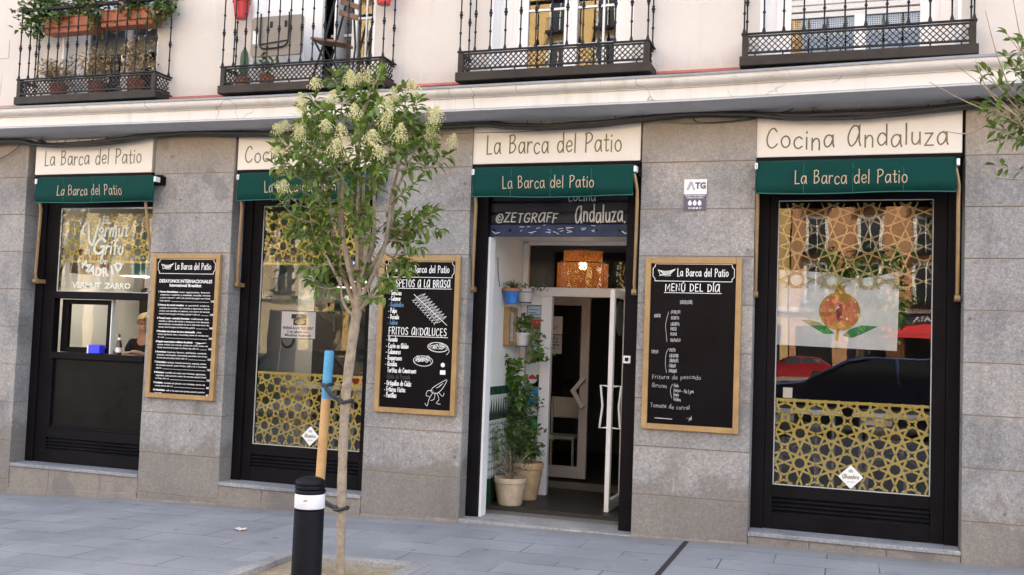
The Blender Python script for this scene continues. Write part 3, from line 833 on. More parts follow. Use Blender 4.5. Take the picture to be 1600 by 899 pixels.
# ------------------------------------------------------------------ rooms behind the glass
rm = MB()
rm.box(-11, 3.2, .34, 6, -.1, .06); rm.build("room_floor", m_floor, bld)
rw = MB()
rw.box(-11, -6.35, 2.6, 2.7, .06, 3.25); rw.box(-11.1, -11, .34, 2.7, .06, 3.25)
rw.build("hatch_room_wall", m_roomb, bld)
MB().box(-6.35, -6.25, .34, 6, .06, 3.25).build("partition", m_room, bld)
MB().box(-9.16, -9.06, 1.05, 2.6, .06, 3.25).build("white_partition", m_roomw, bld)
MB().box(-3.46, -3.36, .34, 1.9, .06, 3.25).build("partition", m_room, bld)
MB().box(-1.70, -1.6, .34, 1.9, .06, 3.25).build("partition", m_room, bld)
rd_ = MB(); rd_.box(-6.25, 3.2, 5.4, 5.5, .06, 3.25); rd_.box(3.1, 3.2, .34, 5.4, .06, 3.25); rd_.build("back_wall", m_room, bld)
MB().box(-6.25, -5.70, 1.0, 1.35, .06, 3.25).build("white_column", m_roomw, bld)

# ------------------------------------------------------------------ balconies
def balcony(x0, x1, spacing, rail):
    yf, yb = -.5, -.25
    b = MB(); b.box(x0 - .02, x1 + .02, yf - .02, yb, 3.872, 3.952)
    o = b.build("balcony", m_bronze, bld, bevel=.006)
    bt = MB()
    bt.box(x0 + .0, x1 - .0, yf + .03, yb, 3.953, 3.958); bt.build("balcony_floor", m_bronze, o)
    for cx in (x0 + .022, x1 - .022):
        MB().box(cx - .024, cx + .024, yf - .008, yf + .03, 3.953, 4.128).build("corner_post", m_bronze, o, bevel=.003)
    la = MB()                                           # trellis panels round the foot
    def diag(a0, a1, f):
        z0, z1 = 3.985, 4.108; h = z1 - z0
        n = int((a1 - a0) / .047); st = (a1 - a0) / n
        for i in range(-3, n + 1):
            for sg in (1, -1):
                p = [(a0 + i * st, z0), (a0 + i * st + h, z1)] if sg > 0 else [(a0 + i * st, z1), (a0 + i * st + h, z0)]
                c = clip(tuple(p), a0, a1, z0, z1)
                if not c: continue
                q0, q1 = Vector(f(*c[0])), Vector(f(*c[1]))
                la.tube([q0 + Vector((0, .003 * sg, 0)), q1 + Vector((0, .003 * sg, 0))], .0052, 4, False)
    diag(x0 + .05, x1 - .05, lambda a, z: (a, yf, z))
    diag(yf + .03, yb - .02, lambda a, z: (x1 - .02, a, z))
    diag(yf + .03, yb - .02, lambda a, z: (x0 + .02, a, z))
    for z0, z1 in ((3.972, 3.986), (4.107, 4.118)):
        la.box(x0 + .046, x1 - .046, yf - .010, yf + .010, z0, z1)
        la.box(x1 - .03, x1 - .01, yf + .03, yb - .002, z0, z1); la.box(x0 + .01, x0 + .03, yf + .03, yb - .002, z0, z1)
    for i in range(8):
        x = x0 + .1 + i * (x1 - x0 - .2) / 7; la.box(x - .006, x + .006, yf - .006, yf + .006, 3.952, 3.972)
    la.build("trellis_panel", m_iron, o)
    tr = MB()
    for z0, z1, y in ((4.128, 4.140, .016),):
        tr.box(x0 - .01, x1 + .01, yf - y, yf + y, z0, z1); tr.box(x0 - .01, x0 + .03, yf + y, yb, z0, z1 - .001); tr.box(x1 - .03, x1 + .01, yf + y, yb, z0, z1 - .001)
    tr.build("lower_rail", m_iron, o, bevel=.002)
    hr = MB(); hr.box(x0 - .015, x1 + .015, yf - .02, yf + .02, rail, rail + .03); hr.box(x0 - .015, x0 + .025, yf + .02, yb, rail, rail + .028); hr.box(x1 - .025, x1 + .015, yf + .02, yb, rail, rail + .028)
    hr.build("handrail", m_iron, o, bevel=.004)
    def prof():
        r = .0068; k = []
        k += [(.016, 4.14), (.015, 4.15), (r, 4.185)]
        def knob(z, R_): return [(r, z - R_), (R_, z - R_ * .35), (R_, z + R_ * .35), (r, z + R_)]
        k += knob(4.305, .0125)
        k += knob(4.445, .0125) + knob(4.468, .017) + knob(4.492, .0125)
        k += knob(4.64, .0125)
        k += [(r, rail)]
        return k
    pr = prof(); n = max(2, round((x1 - x0) / spacing))
    first = None
    spots = [(x0 + .012 + i * (x1 - x0 - .024) / n, yf) for i in range(n + 1)] + [(x0 + .012, yb - .04), (x1 - .012, yb - .04)]
    for x, y in spots:
        if first is None:
            first = MB().lathe(pr, (x, y, 0), 8).build("baluster", m_iron, o, smooth=True); fx, fy = x, y
        else:
            c = first.copy(); COL.objects.link(c); c.location = (x - fx, y - fy, 0)
    return o
for (a, b), sp_ in zip(BAL, (.127, .127, .14, .15)): balcony(a, b, sp_, 4.85)

# ------------------------------------------------------------------ upper windows
def quad(x0, x1, y, z0, z1): return MB().add([(x0, y, z0), (x1, y, z0), (x1, y, z1), (x0, y, z1)], [(0, 1, 2, 3)])
def upper_window(x0, x1, kind):
    f = MB(); y = -.06; z0, z1 = 3.945, 6.295
    f.box(x0, x0 + .03, -.249, .04, z0, z1); f.box(x1 - .03, x1, -.249, .04, z0, z1)               # painted reveal
    if kind == 'two':
        a, b = x0 + .19, x1 - .06; m_ = .5 * (a + b) + .02
        f.box(x0 + .03, a, y, y + .05, z0, z1); f.box(b, x1 - .03, y, y + .05, z0, z1)
        f.box(m_ - .045, m_ + .045, y - .01, y + .05, z0, z1); f.box(a, b, y, y + .05, z0, 4.05)
        o = f.build("window", m_white, bld, bevel=.004)
        quad(a, m_ - .045, y + .02, 4.05, z1).build("pane", m_glass_up, o); quad(m_ + .045, b, y + .02, 4.05, z1).build("pane", m_glass_up, o)
        bl = MB()
        for k in range(26):
            z = 4.52 + k * .05; bl.obox(((a + b) / 2, y + .045, z), ((b - a) / 2, 0, 0), (0, .004, .026), (0, .0012, -.0003))
        bl.build("blind", m_blind, o)
    elif kind == 'open':
        f.box(x0 + .03, -4.95, y, y + .05, z0, z1)                                                # white fixed leaf
        for x in (-5.36, -5.15): f.box(x - .012, x + .012, y - .012, y, z0, z1)
        f.box(-4.62, -4.56, y, y + .05, z0, z1); f.box(-4.36, -4.31, y, y + .05, z0, z1)
        f.box(-4.56, -4.36, y, y + .05, z0, 4.06); f.box(-4.48, -4.462, y + .012, y + .04, 4.06, z1); f.box(-4.56, -4.36, y + .014, y + .038, 4.66, 4.685)
        o = f.build("window", m_white, bld, bevel=.004)
        quad(-4.56, -4.36, y + .025, 4.06, z1).build("pane", m_glass_up, o)
        # the other leaf stands folded back into the dark room
        h = MB(); h.box(-4.83, -4.80, -.03, .5, z0 + .05, z1); h.box(-4.945, -4.70, .12, .135, 4.24, 4.265); h.box(-4.945, -4.70, .12, .135, 4.56, 4.585)
        h.build("open_leaf", m_white, o)
    elif kind == 'french':
        a, b = x0 + .30, x1 - .21; m_ = .5 * (a + b)
        f.box(x0 + .03, a, y, y + .05, z0, z1); f.box(b, x1 - .03, y, y + .05, z0, z1)
        f.box(x0 + .17, x0 + .19, y - .02, y, z0, z1)
        f.box(m_ - .06, m_ + .06, y - .01, y + .05, z0, z1); f.box(m_ - .006, m_ + .006, y - .016, y - .01, z0, z1)
        f.box(a, m_ - .06, y + .001, y + .05, z0, 4.04); f.box(m_ + .06, b, y + .001, y + .05, z0, 4.04)
        for z in (4.28, 4.62): f.box(a, m_ - .06, y + .012, y + .04, z - .011, z + .011); f.box(m_ + .06, b, y + .012, y + .04, z - .011, z + .011)
        f.box(m_ + .30 - .01, m_ + .30 + .01, y + .008, y + .038, 4.04, z1)
        o = f.build("window", m_white, bld, bevel=.004)
        quad(a, m_ - .06, y + .025, 4.04, z1).build("pane", m_glass_up, o); quad(m_ + .06, b, y + .025, 4.04, z1).build("pane", m_glass_up, o)
    else:
        a, b = x0 + .24, x1 - .29
        f.box(x0 + .03, a, y, y + .05, z0, z1); f.box(b, x1 - .03, y, y + .05, z0, z1); f.box(a, b, y, y + .05, z0, 4.0)
        f.box(x0 + .12, x0 + .14, y - .015, y, z0, z1); f.box(b + .12, b + .14, y - .015, y, z0, z1)
        f.box(.0, .09, y + .005, y + .05, 4.0, 4.38)
        o = f.build("window", m_white, bld, bevel=.004)
        quad(a, b, y + .03, 4.0, 4.42).build("pane", m_glass_up, o)
        sh_ = MB(); sh_.box(a, b, y + .01, y + .035, 4.38, 4.42)
        for k in range(20): sh_.prism([(y + .02, 4.43 + k * .055), (y + .004, 4.436 + k * .055), (y + .004, 4.478 + k * .055), (y + .02, 4.484 + k * .055)], a, b)
        sh_.build("roller_blind", m_blindw, o)
        cu = MB()
        for k in range(int((b - a) / .018)): cu.box(a + k * .018, a + k * .018 + .007, y + .075, y + .078, 4.24, 4.42)
        for k in range(11): cu.box(a, b, y + .080, y + .083, 4.24 + k * .017, 4.247 + k * .017)
        cu.build("net_curtain", m_blindw, o)
    return o
for (a, b), k in zip(OPEN, ('two', 'open', 'french', 'blind')): upper_window(a, b, k)
# ------------------------------------------------------------------ signs over the openings
m_board = mat("cream_sign_board", (.74, .68, .60), .45, noise=(1.2, .03))
m_letter = mat("green_sign_letters", (.012, .065, .032), .3, noise=(3.2, .1), col2=(.20, .16, .05))
m_canvas = mat("green_canvas", (.003, .042, .034), .8, spec=.15, noise=(3, .12), bump=(220, .25))
m_thread = mat("tan_canvas_print", (.44, .34, .23), .7)
m_hem = mat("pale_green_hem", (.012, .10, .078), .8)
m_arm = mat("gold_arm_paint", (.30, .19, .085), .4, metal=.2, noise=(8, .2))
m_cap = mat("white_plastic", (.75, .75, .73), .4)
SIGNS = [(-8.255, -6.755, "La Barca del Patio", -8.13, -6.87, .155, "cream sign board lettered La Barca del Patio over the serving hatch"),
         (-5.74, -4.23, "Cocina Andaluza", -5.655, -4.34, .16, "cream sign board behind the tree crown reading Cocina Andaluza"),
         (-3.262, -1.716, "La Barca del Patio", -3.125, -1.865, .17, "cream sign board lettered La Barca del Patio over the open doorway"),
         (-.755, .81, "Cocina Andaluza", -.67, .73, .165, "cream sign board reading Cocina Andaluza over the window with the flag")]
SZ = {0: 3.285, 1: 3.27, 2: 3.275, 3: 3.255}
for i, (a, b, s, t0, t1, h, lab) in enumerate(SIGNS):
    t = thing("sign_board", lab, "sign", ((a + b) / 2, -.15, 3.19), "sign boards above the openings")
    MB().box(a, b, -.20, -.14, 3.187, 3.545).build("board", m_board, t, bevel=.005)
    l = MB(); write(l, s, t0, SZ[i], h, .0125, -.2016, width=t1 - t0, jit=.35 if i % 2 else .12, seed=i + 3)
    l.build("lettering", m_letter, t)
    MB().box(a, b, -.19, -.02, 3.155, 3.187).build("backing_rail", m_frame, t)

AWN = [(-8.07, -6.585, "green awning with tan lettering over the serving hatch"), (-5.615, -4.12, "green awning with tan lettering half hidden by the tree crown"),
       (-3.185, -1.735, "green awning with tan lettering over the open doorway"), (-.735, .755, "green awning with tan lettering over the flag window")]
AT = [(-7.78, -6.95), (-5.31, -4.52), (-2.90, -2.06), (-.43, .42)]
for i, (a, b, lab) in enumerate(AWN):
    t = thing("awning", lab, "awning", ((a + b) / 2, -.2, 2.85), "green awnings over the shopfront")
    cv = MB(); nx = 36; rnd = random.Random(i + 40)
    ph = [rnd.uniform(0, 6) for _ in range(4)]
    def yy(x, z, k):
        u = (x - a) / (b - a)
        return -.365 - .008 * math.sin(u * 7 + ph[0] + (3.1 - z) * 6) * k - .003 * math.sin(u * 19 + ph[1] - (3.1 - z) * 9) * k - .010 * math.sin(u * 5 + 7 * (1 - k) + ph[2])
    rows = [(-.20, 3.150, 0), (-.30, 3.135, 0), (-.352, 3.115, .05), (-.36, 3.095, .1), (-.362, 3.03, .4), (-.364, 2.95, .7), (-.366, 2.855, 1)]
    v = []
    for y, z, k in rows:
        for j in range(nx + 1):
            x = a + (b - a) * j / nx
            sagz = .006 * math.sin((x - a) / (b - a) * 7 + ph[3]) * k
            v.append((x, yy(x, z, k) if k > .2 else y, z + sagz))
    f = [(r * (nx + 1) + j, r * (nx + 1) + j + 1, (r + 1) * (nx + 1) + j + 1, (r + 1) * (nx + 1) + j) for r in range(len(rows) - 1) for j in range(nx)]
    c = MB().add(v, f).build("canvas", m_canvas, t, smooth=True)
    c.modifiers.new("thick", 'SOLIDIFY').thickness = .004
    hm = MB()
    for j in range(nx):
        x0 = a + (b - a) * j / nx; x1 = a + (b - a) * (j + 1) / nx
        z0 = 2.857 + .006 * math.sin((x0 - a) / (b - a) * 7 + ph[3]); z1 = 2.857 + .006 * math.sin((x1 - a) / (b - a) * 7 + ph[3])
        hm.add([(x0, yy(x0, 2.86, 1) - .006, z0), (x1, yy(x1, 2.86, 1) - .006, z1), (x1, yy(x1, 2.86, 1) - .006, z1 + .008), (x0, yy(x0, 2.86, 1) - .006, z0 + .008)], [(0, 1, 2, 3)])
    for j in (0, 9, 18, 27, 36):                          # seams of the cloth widths
        x = a + .004 + (b - a - .008) * j / nx
        for (z0, k0), (z1, k1) in (((3.10, .1), (3.0, .5)), ((3.0, .5), (2.86, 1))):
            hm.add([(x - .002, yy(x, z0, k0) - .007, z0), (x + .002, yy(x, z0, k0) - .007, z0), (x + .002, yy(x, z1, k1) - .007, z1), (x - .002, yy(x, z1, k1) - .007, z1)], [(0, 1, 2, 3)])
    hm.build("hem", m_hem, t)
    l = MB(); write(l, "La Barca del Patio", AT[i][0], 2.935, .105, .0078, -.395, width=AT[i][1] - AT[i][0], seed=5)
    l.v = [(x, yy(x, z, lerp(z, [(2.855, 1), (2.95, .7), (3.03, .4), (3.095, .1)])) - .011 + (y + .395), z) for x, y, z in l.v]
    l.build("lettering", m_thread, t)
    ro_ = MB(); ro_.lathe([(.045, a + .03), (.045, b - .02)], (0, 0, 0), 14)
    ro_.v = [(z, -.235 + x, 3.085 + y) for x, y, z in ro_.v]
    ro_.build("roller", m_canvas, t, smooth=True)
    fb = MB(); fb.box(a + .012, b - .012, -.350, -.325, 3.085, 3.112); fb.build("front_bar", m_cap, t, bevel=.004)
    for x in (a + .004, b + .012):
        k = MB(); k.box(x - .012, x + .012, -.375, -.30, 3.06, 3.112); k.build("end_cap", m_cap, t, bevel=.005)
        br = MB(); br.box(x - .012 + .02, x + .02, -.29, -.10, 3.04, 3.13); br.tube([(x + .012, -.17, 3.04), (x + .014, -.17, 2.96), (x + .006, -.17, 2.93), (x + .002, -.17, 2.97)], .006, 6)
        br.build("bracket", m_frame, t, bevel=.003)
    for s_, x in ((1, a), (-1, b)):
        xo = x - s_ * .022 if s_ < 0 else x + .015
        if s_ < 0 and i < 2: xo = (-6.722, -4.238)[i]      # these two hang inside the opening, beside the pier
        am = MB(); xp = xo * (1.021 if not (s_ < 0 and i < 2) else 1.0); am.tube([(xp, -.125, 2.07), (xp, -.135, 2.14), (xo, -.29, 2.80), (xo, -.315, 2.92), (xo - (0 if s_ > 0 else .02), -.325, 3.03), (xo + s_ * .02 - (0 if s_ > 0 else .02), -.33, 3.085)], .0145, 8)
        am.build("folding_arm", m_arm, t, smooth=True)
        pv = MB(); pv.lathe([(.028, -.035), (.028, .035)], (0, 0, 0), 12); pv.v = [(xp + z * .6, -.125 + x_, 2.06 + y_) for x_, y_, z in pv.v]
        pv.box(xp - .014, xp + .014, -.12, .0, 2.04, 2.08)
        pv.build("arm_pivot", m_arm, t, smooth=True)

# ------------------------------------------------------------------ menu boards
m_oak = mat("oak_frame", (.33, .20, .075), .5, noise=(7, .18), bump=(30, .1))
m_slateb = mat("blackboard", (.0045, .004, .0055), .3, spec=.06, noise=(2.2, .4))
m_ink = mat("white_menu_paint", (.78, .78, .76), .8)
m_chalkhand = mat("chalk_hand", (.48, .48, .48), .9)
m_blue = mat("blue_chalk", (.10, .19, .33), .8)
m_faint = mat("rubbed_chalk", (.028, .03, .038), .8)
def menu_board(x0, lab):
    z0, z1, w_ = .915, 2.345, .795
    t = thing("menu_board", lab, "menu board", (x0 + w_ / 2, -.245, z0), "framed menu boards on the stone piers")
    f = MB(); q = .046
    f.box(x0, x0 + q, -.268, -.223, z0, z1); f.box(x0 + w_ - q, x0 + w_, -.268, -.223, z0, z1)
    f.box(x0 + q, x0 + w_ - q, -.266, -.223, z1 - q, z1); f.box(x0 + q, x0 + w_ - q, -.266, -.223, z0, z0 + q)
    f.build("frame", m_oak, t, bevel=.004)
    MB().box(x0 + q, x0 + w_ - q, -.250, -.226, z0 + q, z1 - q).build("slate", m_slateb, t)
    return t, (lambda u: x0 + u * w_), (lambda v: z1 - v * (z1 - z0))
YI = -.2515
def header(l, X, Z):
    a, b, c, d = X(.10), X(.90), Z(.035), Z(.135)
    n = .02
    pts = [(a, c), (b, c), (b, c - n), (b + .018, c - n - .02), (b + .018, d + n + .02), (b, d + n), (b, d), (a, d), (a, d + n), (a - .018, d + n + .02), (a - .018, c - n - .02), (a, c - n), (a, c)]
    ribbon(l, pts, .005, YI)
    write(l, "La Barca del Patio", X(.335), Z(.105), .066, .0062, YI, width=X(.87) - X(.335))
    bx, bz = X(.13), Z(.085)
    for k in range(4):
        y_ = bz + .012 - k * .0075; i = k * .012
        ribbon(l, cr_smooth([(bx + i, y_ + .010), (bx + .05, y_ - .002), (bx + .10, y_ + .002), (bx + .145 - i, y_ + .018)]), .0042, YI - .0003 * k)
    ribbon(l, [(bx, bz + .022), (bx + .02, bz - .018), (bx + .10, bz - .018), (bx + .145, bz + .03)], .004, YI - .0014)
    ribbon(l, cr_smooth([(bx + .01, bz - .028), (bx + .04, bz - .024), (bx + .07, bz - .029), (bx + .11, bz - .025)]), .003, YI)
# first: printed breakfast menu
t, X, Z = menu_board(-6.63, "framed blackboard with small printed breakfast menu beside the serving hatch")
l = MB(); header(l, X, Z)
typeset(l, "DESAYUNOS INTERNACIONALES", X(.5), Z(.198), .046, YI, .0012, X(.9) - X(.12), 'CENTER')
typeset(l, "International Breakfast", X(.5), Z(.226), .042, YI, .0012, X(.74) - X(.27), 'CENTER')
MENU = [("1 Huevos Benedictinos", ["con aguacate, bacon", "crujiente o salmón y ensalada, tostada, tomate", "y zumo natural + café o té y bowl de yogurt con frutas", "rojas y granola"], "13€"),
        ("2 Huevos de corral revueltos", ["o poché sobre", "tostada de centeno con tomate y aguacate y bacon", "cocina con semillas de sésamo, con zumo de naranja", "natural y bowl de yogurt con frutas y granola + café o té"], "14€"),
        ("3 French toast - tostadas francesas", ["rellenas de", "vainilla o dulce de leche y desayuno con bananas", "caramelizada, acompañada de té o café más zumo de", "naranja y bowl de yogurt con frutas rojas y granola"], "14€"),
        ("4 Pancakes con sirope de arce, mantequilla", ["y fruta", "fresca (opcional, nata o chocolate), zumo de naranja con", "té o café"], "12€"),
        ("5 Bagels neoyorquinos rellenos de salmón", ["y", "queso crema con rúcula, aceite de trufa, zumo de", "naranja natural, bowl de yogurt con frutas rojas, café o té"], "12€"),
        ("6 Americano", ["huevos, bacon, salchicha, tomate,", "tostadas, mantequilla, mermelada, pancakes con sirope", "de arce, zumo de naranja natural, café o té"], "15€"),
        ("7 Colombiano", ["arepas, huevos pericos, papaya, zumo", "de naranja natural, queso fresco, café o té o chocolate", "caliente"], "13€"),
        ("8 Mexicano", ["tortilla de maíz con huevos, aguacate,", "vegetales, salsa picante, zumo de naranja natural, bowl", "de frutas, café o té"], "12€"),
        ("9 Andaluz", ["tostada de jamón con tomate, zumo de", "naranja natural, café o té"], "8€"),
        ("10 Madrileño", ["café o té, zumo de naranja natural y pincho", "de tortilla"], "8€")]
v0 = .268
for head, rest, price in MENU:
    wh = min(.62, .0135 * len(head) + .02)
    typeset(l, head, X(.105), Z(v0), .0235, YI, .0011, wh * .79 * .98)
    typeset(l, rest[0], X(.115 + wh), Z(v0), .021, YI, .0003, (X(.875) - X(.125 + wh)) if wh < .58 else None)
    v0 += .0205
    for k, s in enumerate(rest[1:]):
        lastl = k == len(rest) - 2
        typeset(l, s, X(.13), Z(v0), .021, YI, .0003, None if lastl else X(.875) - X(.13))
        if lastl:
            vv, _ = fmesh(s, .021, .0003); e = X(.135) + max(q[0] for q in vv)
            if e < X(.85): l.box(e + .01, X(.86), YI - .0006, YI, Z(v0) - .002, Z(v0) + .0005)
            typeset(l, price, X(.885), Z(v0), .026, YI, .0009)
        v0 += .0205
    v0 += .0098
l.build("lettering", m_ink, t)
# second: hand-lettered
t, X, Z = menu_board(-4.105, "framed blackboard with hand lettered dishes and white fish drawings behind the tree")
l = MB(); header(l, X, Z); bl = MB(); fa = MB()
write(l, "ESPETOS A LA BRASA", X(.17), Z(.198), .068, .0068, YI, width=X(.89) - X(.17)); l.box(X(.16), X(.9), YI - .0008, YI, Z(.207) - .0025, Z(.207) + .0025)
for s, v, b_ in (("- Sardinas", .25, l), ("- Calamar", .287, l), ("- Rodaballos", .326, bl), ("- Pulpo", .365, l), ("- Dorada", .405, l), ("- Lubina", .44, bl)):
    write(b_, s, X(.125), Z(v), .042, .0052, YI, width=.0148 * text_w(s) / 4.2)
write(l, "FRITOS ANDALUCES", X(.14), Z(.503), .068, .0068, YI, width=X(.87) - X(.14)); l.box(X(.13), X(.88), YI - .0008, YI, Z(.513) - .0025, Z(.513) + .0025)
for s, v, b_ in (("- Rosada", .548, l), ("- Cazón en Adobo", .590, l), ("- Calamares", .628, l), ("- Boquerones", .667, l), ("- Acedías", .705, l), ("  Tortitas de Camarones", .745, l),
                 ("- Adobo de Pescado", .785, fa), ("- Ortiguillas de Cádiz", .828, l), ("- Frituras Mixtas", .867, l), ("- Puntillas", .905, l)):
    write(b_, s, X(.115), Z(v), .044, .0052, YI, width=.0150 * text_w(s) / 4.2)
for k in range(10):                                     # sardines on a skewer
    cx, cz = X(.50 + .030 * k), Z(.265 + .0155 * k); L_ = .075
    d = Vector((.86, .5)); n_ = Vector((-.5, .86))
    p0 = Vector((cx, cz)) - d * L_ * .75; p1 = Vector((cx, cz)) + d * L_
    for sg in (-1, 1):
        ribbon(l, cr_smooth([tuple(p0), tuple(p0.lerp(p1, .35) + n_ * .013 * sg), tuple(p0.lerp(p1, .7) + n_ * .010 * sg), tuple(p1)]), .0032, YI - .0003 * (k % 3))
    ribbon(l, [tuple(p0 + n_ * .012 - d * .012), tuple(p0), tuple(p0 - n_ * .012 - d * .012)], .0034, YI)
    ribbon(l, cr_smooth([tuple(p0.lerp(p1, .2)), tuple(p0.lerp(p1, .5) + n_ * .003), tuple(p0.lerp(p1, .85))]), .0022, YI - .0002)
ribbon(l, [(X(.44), Z(.245)), (X(.86), Z(.435))], .005, YI - .001)
def ellipse(cx, cz, a, b, rot=0, n=22, t0=0, t1=2 * math.pi):
    return [(cx + a * math.cos(t0 + (t1 - t0) * i / n) * math.cos(rot) - b * math.sin(t0 + (t1 - t0) * i / n) * math.sin(rot),
             cz + a * math.cos(t0 + (t1 - t0) * i / n) * math.sin(rot) + b * math.sin(t0 + (t1 - t0) * i / n) * math.cos(rot)) for i in range(n + 1)]
rr = random.Random(4)
ribbon(l, ellipse(X(.76), Z(.575), .10, .043, -.05), .004, YI); ribbon(l, ellipse(X(.76), Z(.582), .085, .03, -.05), .003, YI - .0003)
for k in range(9): ribbon(l, cr_smooth(ellipse(X(.76) + rr.uniform(-.055, .055), Z(.570) + rr.uniform(-.015, .015), rr.uniform(.012, .028), .009, rr.uniform(-.8, .8), 8)), .003, YI - .0002 * (k % 4))
ribbon(l, cr_smooth([(X(.64), Z(.575)), (X(.70), Z(.548)), (X(.80), Z(.55)), (X(.88), Z(.575)), (X(.90), Z(.60)), (X(.87), Z(.62))]), .004, YI - .001)
ribbon(l, ellipse(X(.585), Z(.665), .095, .046, -.03), .0045, YI); ribbon(l, ellipse(X(.585), Z(.674), .082, .034, -.03), .003, YI - .0003)
for k in range(16): ribbon(l, ellipse(X(.585) + rr.uniform(-.06, .06), Z(.655) + rr.uniform(-.016, .02), rr.uniform(.012, .022), rr.uniform(.008, .014), rr.uniform(-.8, .8), 9), .003, YI - .0002 * (k % 5))
l.lathe([(.020, YI - .001), (.020, YI)], (X(.83), 0, Z(.685)), 18, 'Y'); l.box(X(.80), X(.865), YI - .001, YI, Z(.745), Z(.718))
ribbon(l, cr_smooth([(X(.88), Z(.775)), (X(.80), Z(.80)), (X(.72), Z(.83)), (X(.70), Z(.855)), (X(.77), Z(.865)), (X(.84), Z(.83)), (X(.89), Z(.78))]), .004, YI)
for p in ([(.72, .85), (.66, .85), (.64, .88), (.68, .885)], [(.73, .855), (.68, .90), (.66, .945), (.63, .93)], [(.75, .86), (.74, .90), (.70, .91)], [(.77, .86), (.80, .90), (.77, .925), (.82, .93)], [(.79, .855), (.84, .88), (.86, .86)], [(.80, .815), (.83, .805)], [(.76, .83), (.80, .82), (.84, .80)]):
    ribbon(l, cr_smooth([(X(a), Z(b)) for a, b in p]), .0036, YI - .0005)
l.build("lettering", m_ink, t); bl.build("blue_lettering", m_blue, t); fa.build("rubbed_lettering", m_faint, t)
# third: menu of the day
t, X, Z = menu_board(-1.63, "framed blackboard with chalked menu of the day right of the doorway")
l = MB(); header(l, X, Z)
write(l, "MENÚ DEL DÍA", X(.21), Z(.193), .062, .0068, YI, width=X(.79) - X(.21)); l.box(X(.2), X(.8), YI - .0008, YI, Z(.203) - .0022, Z(.203) + .0022)
def hand(s, u, v, h=.030, wd=None, th=.0024, rise=.03): write(l, s, X(u), Z(v), h, th, YI, width=wd or .0092 * text_w(s) / 4.2, rise=rise, jit=.5, seed=len(s))
l.build("lettering", m_ink, t); l = MB()
hand("SUGERENCIAS", .37, .268)
hand("BRASA", .105, .350, .026); ribbon(l, cr_smooth([(X(.255), Z(.315)), (X(.235), Z(.36)), (X(.225), Z(.40)), (X(.235), Z(.44)), (X(.245), Z(.49))]), .003, YI)
for s, v in (("ENTRECOT", .325), ("SECRETO", .358), ("LAGARTO", .394), ("PRESA", .425), ("PLUMA", .455), ("SOLOMILLO", .488)): hand(s, .28, v, .026)
hand("ESPETO", .085, .560, .026); ribbon(l, cr_smooth([(X(.265), Z(.53)), (X(.24), Z(.56)), (X(.235), Z(.62)), (X(.25), Z(.67))]), .003, YI)
for s, v in (("PULPO", .548), ("CALAMAR", .578), ("SARDINAS", .608), ("LUBINA", .638), ("DORADA", .668)): hand(s, .275, v, .026)
hand("Fritura de pescado", .10, .708, .036, .41)
hand("Arroces", .10, .755, .034, .13, rise=-.02); ribbon(l, cr_smooth([(X(.315), Z(.735)), (X(.295), Z(.77)), (X(.31), Z(.815))]), .003, YI)
for s, v in (("Mixto", .752), ("Marisco -- Min 2 pers", .778), ("Negro", .804), ("Verdura", .828)): hand(s, .33, v, .030, rise=-.04)
hand("Tomate de corral", .09, .872, .036, .33, rise=-.03)
ribbon(l, [(X(.14), Z(.965 - .03)), (X(.32), Z(.965 - .028))], .006, YI)
hand("-- yak", .47, .935, .03)
l.build("chalk_lettering", m_chalkhand, t)

# plaque on the pier
t = thing("wall_plaque", "small white and purple plaque with the letters TG on the granite pier", "plaque", (-1.235, -.23, 2.75))
m_purple = mat("purple_print", (.085, .07, .115), .5)
MB().box(-1.33, -1.142, -.232, -.221, 2.75, 3.01).build("plate", m_cap, t)
pp = MB(); pp.box(-1.33, -1.142, -.2335, -.2322, 2.75, 2.883); typeset(pp, "TG", -1.238, 2.932, .072, -.2335, .0035, .088)
pp.build("purple_print", m_purple, t)
gl_ = MB()
gl_.poly_xz([(-1.312, 2.918), (-1.28, 2.998), (-1.268, 2.97), (-1.292, 2.918)], -.2334, -.2325); gl_.poly_xz([(-1.252, 2.918), (-1.278, 2.99), (-1.262, 2.99), (-1.236, 2.918)], -.2337, -.2325)
gl_.build("emblem", mat("grey_print", (.36, .36, .38), .5), t)
wp = MB(); typeset(wp, "TECNICOS Y MANTENIMIENTO", -1.236, 2.866, .014, -.2342, .0004, .165, 'CENTER'); typeset(wp, "ASISTENCIA EN GENERAL", -1.236, 2.850, .012, -.2342, .0004, .14, 'CENTER')
typeset(wp, "911 89 88 17", -1.236, 2.760, .020, -.2342, .0008, .11, 'CENTER')
for k in range(3):
    cx = -1.278 + k * .040
    wp.poly_xz([(cx - .014, 2.795), (cx - .016, 2.815), (cx, 2.838), (cx + .016, 2.815), (cx + .014, 2.795), (cx, 2.787)], -.2342, -.2336)
wp.build("white_print", m_cap, t)

# the little buzzer on the door post
t = thing("door_buzzer", "small white buzzer box on the black door post", "buzzer", (-1.805, -.07, 1.45))
MB().box(-1.84, -1.775, -.085, -.061, 1.447, 1.513).build("housing", m_cap, t, bevel=.006)
MB().box(-1.824, -1.792, -.090, -.0851, 1.465, 1.497).build("button", m_frame, t, bevel=.003)

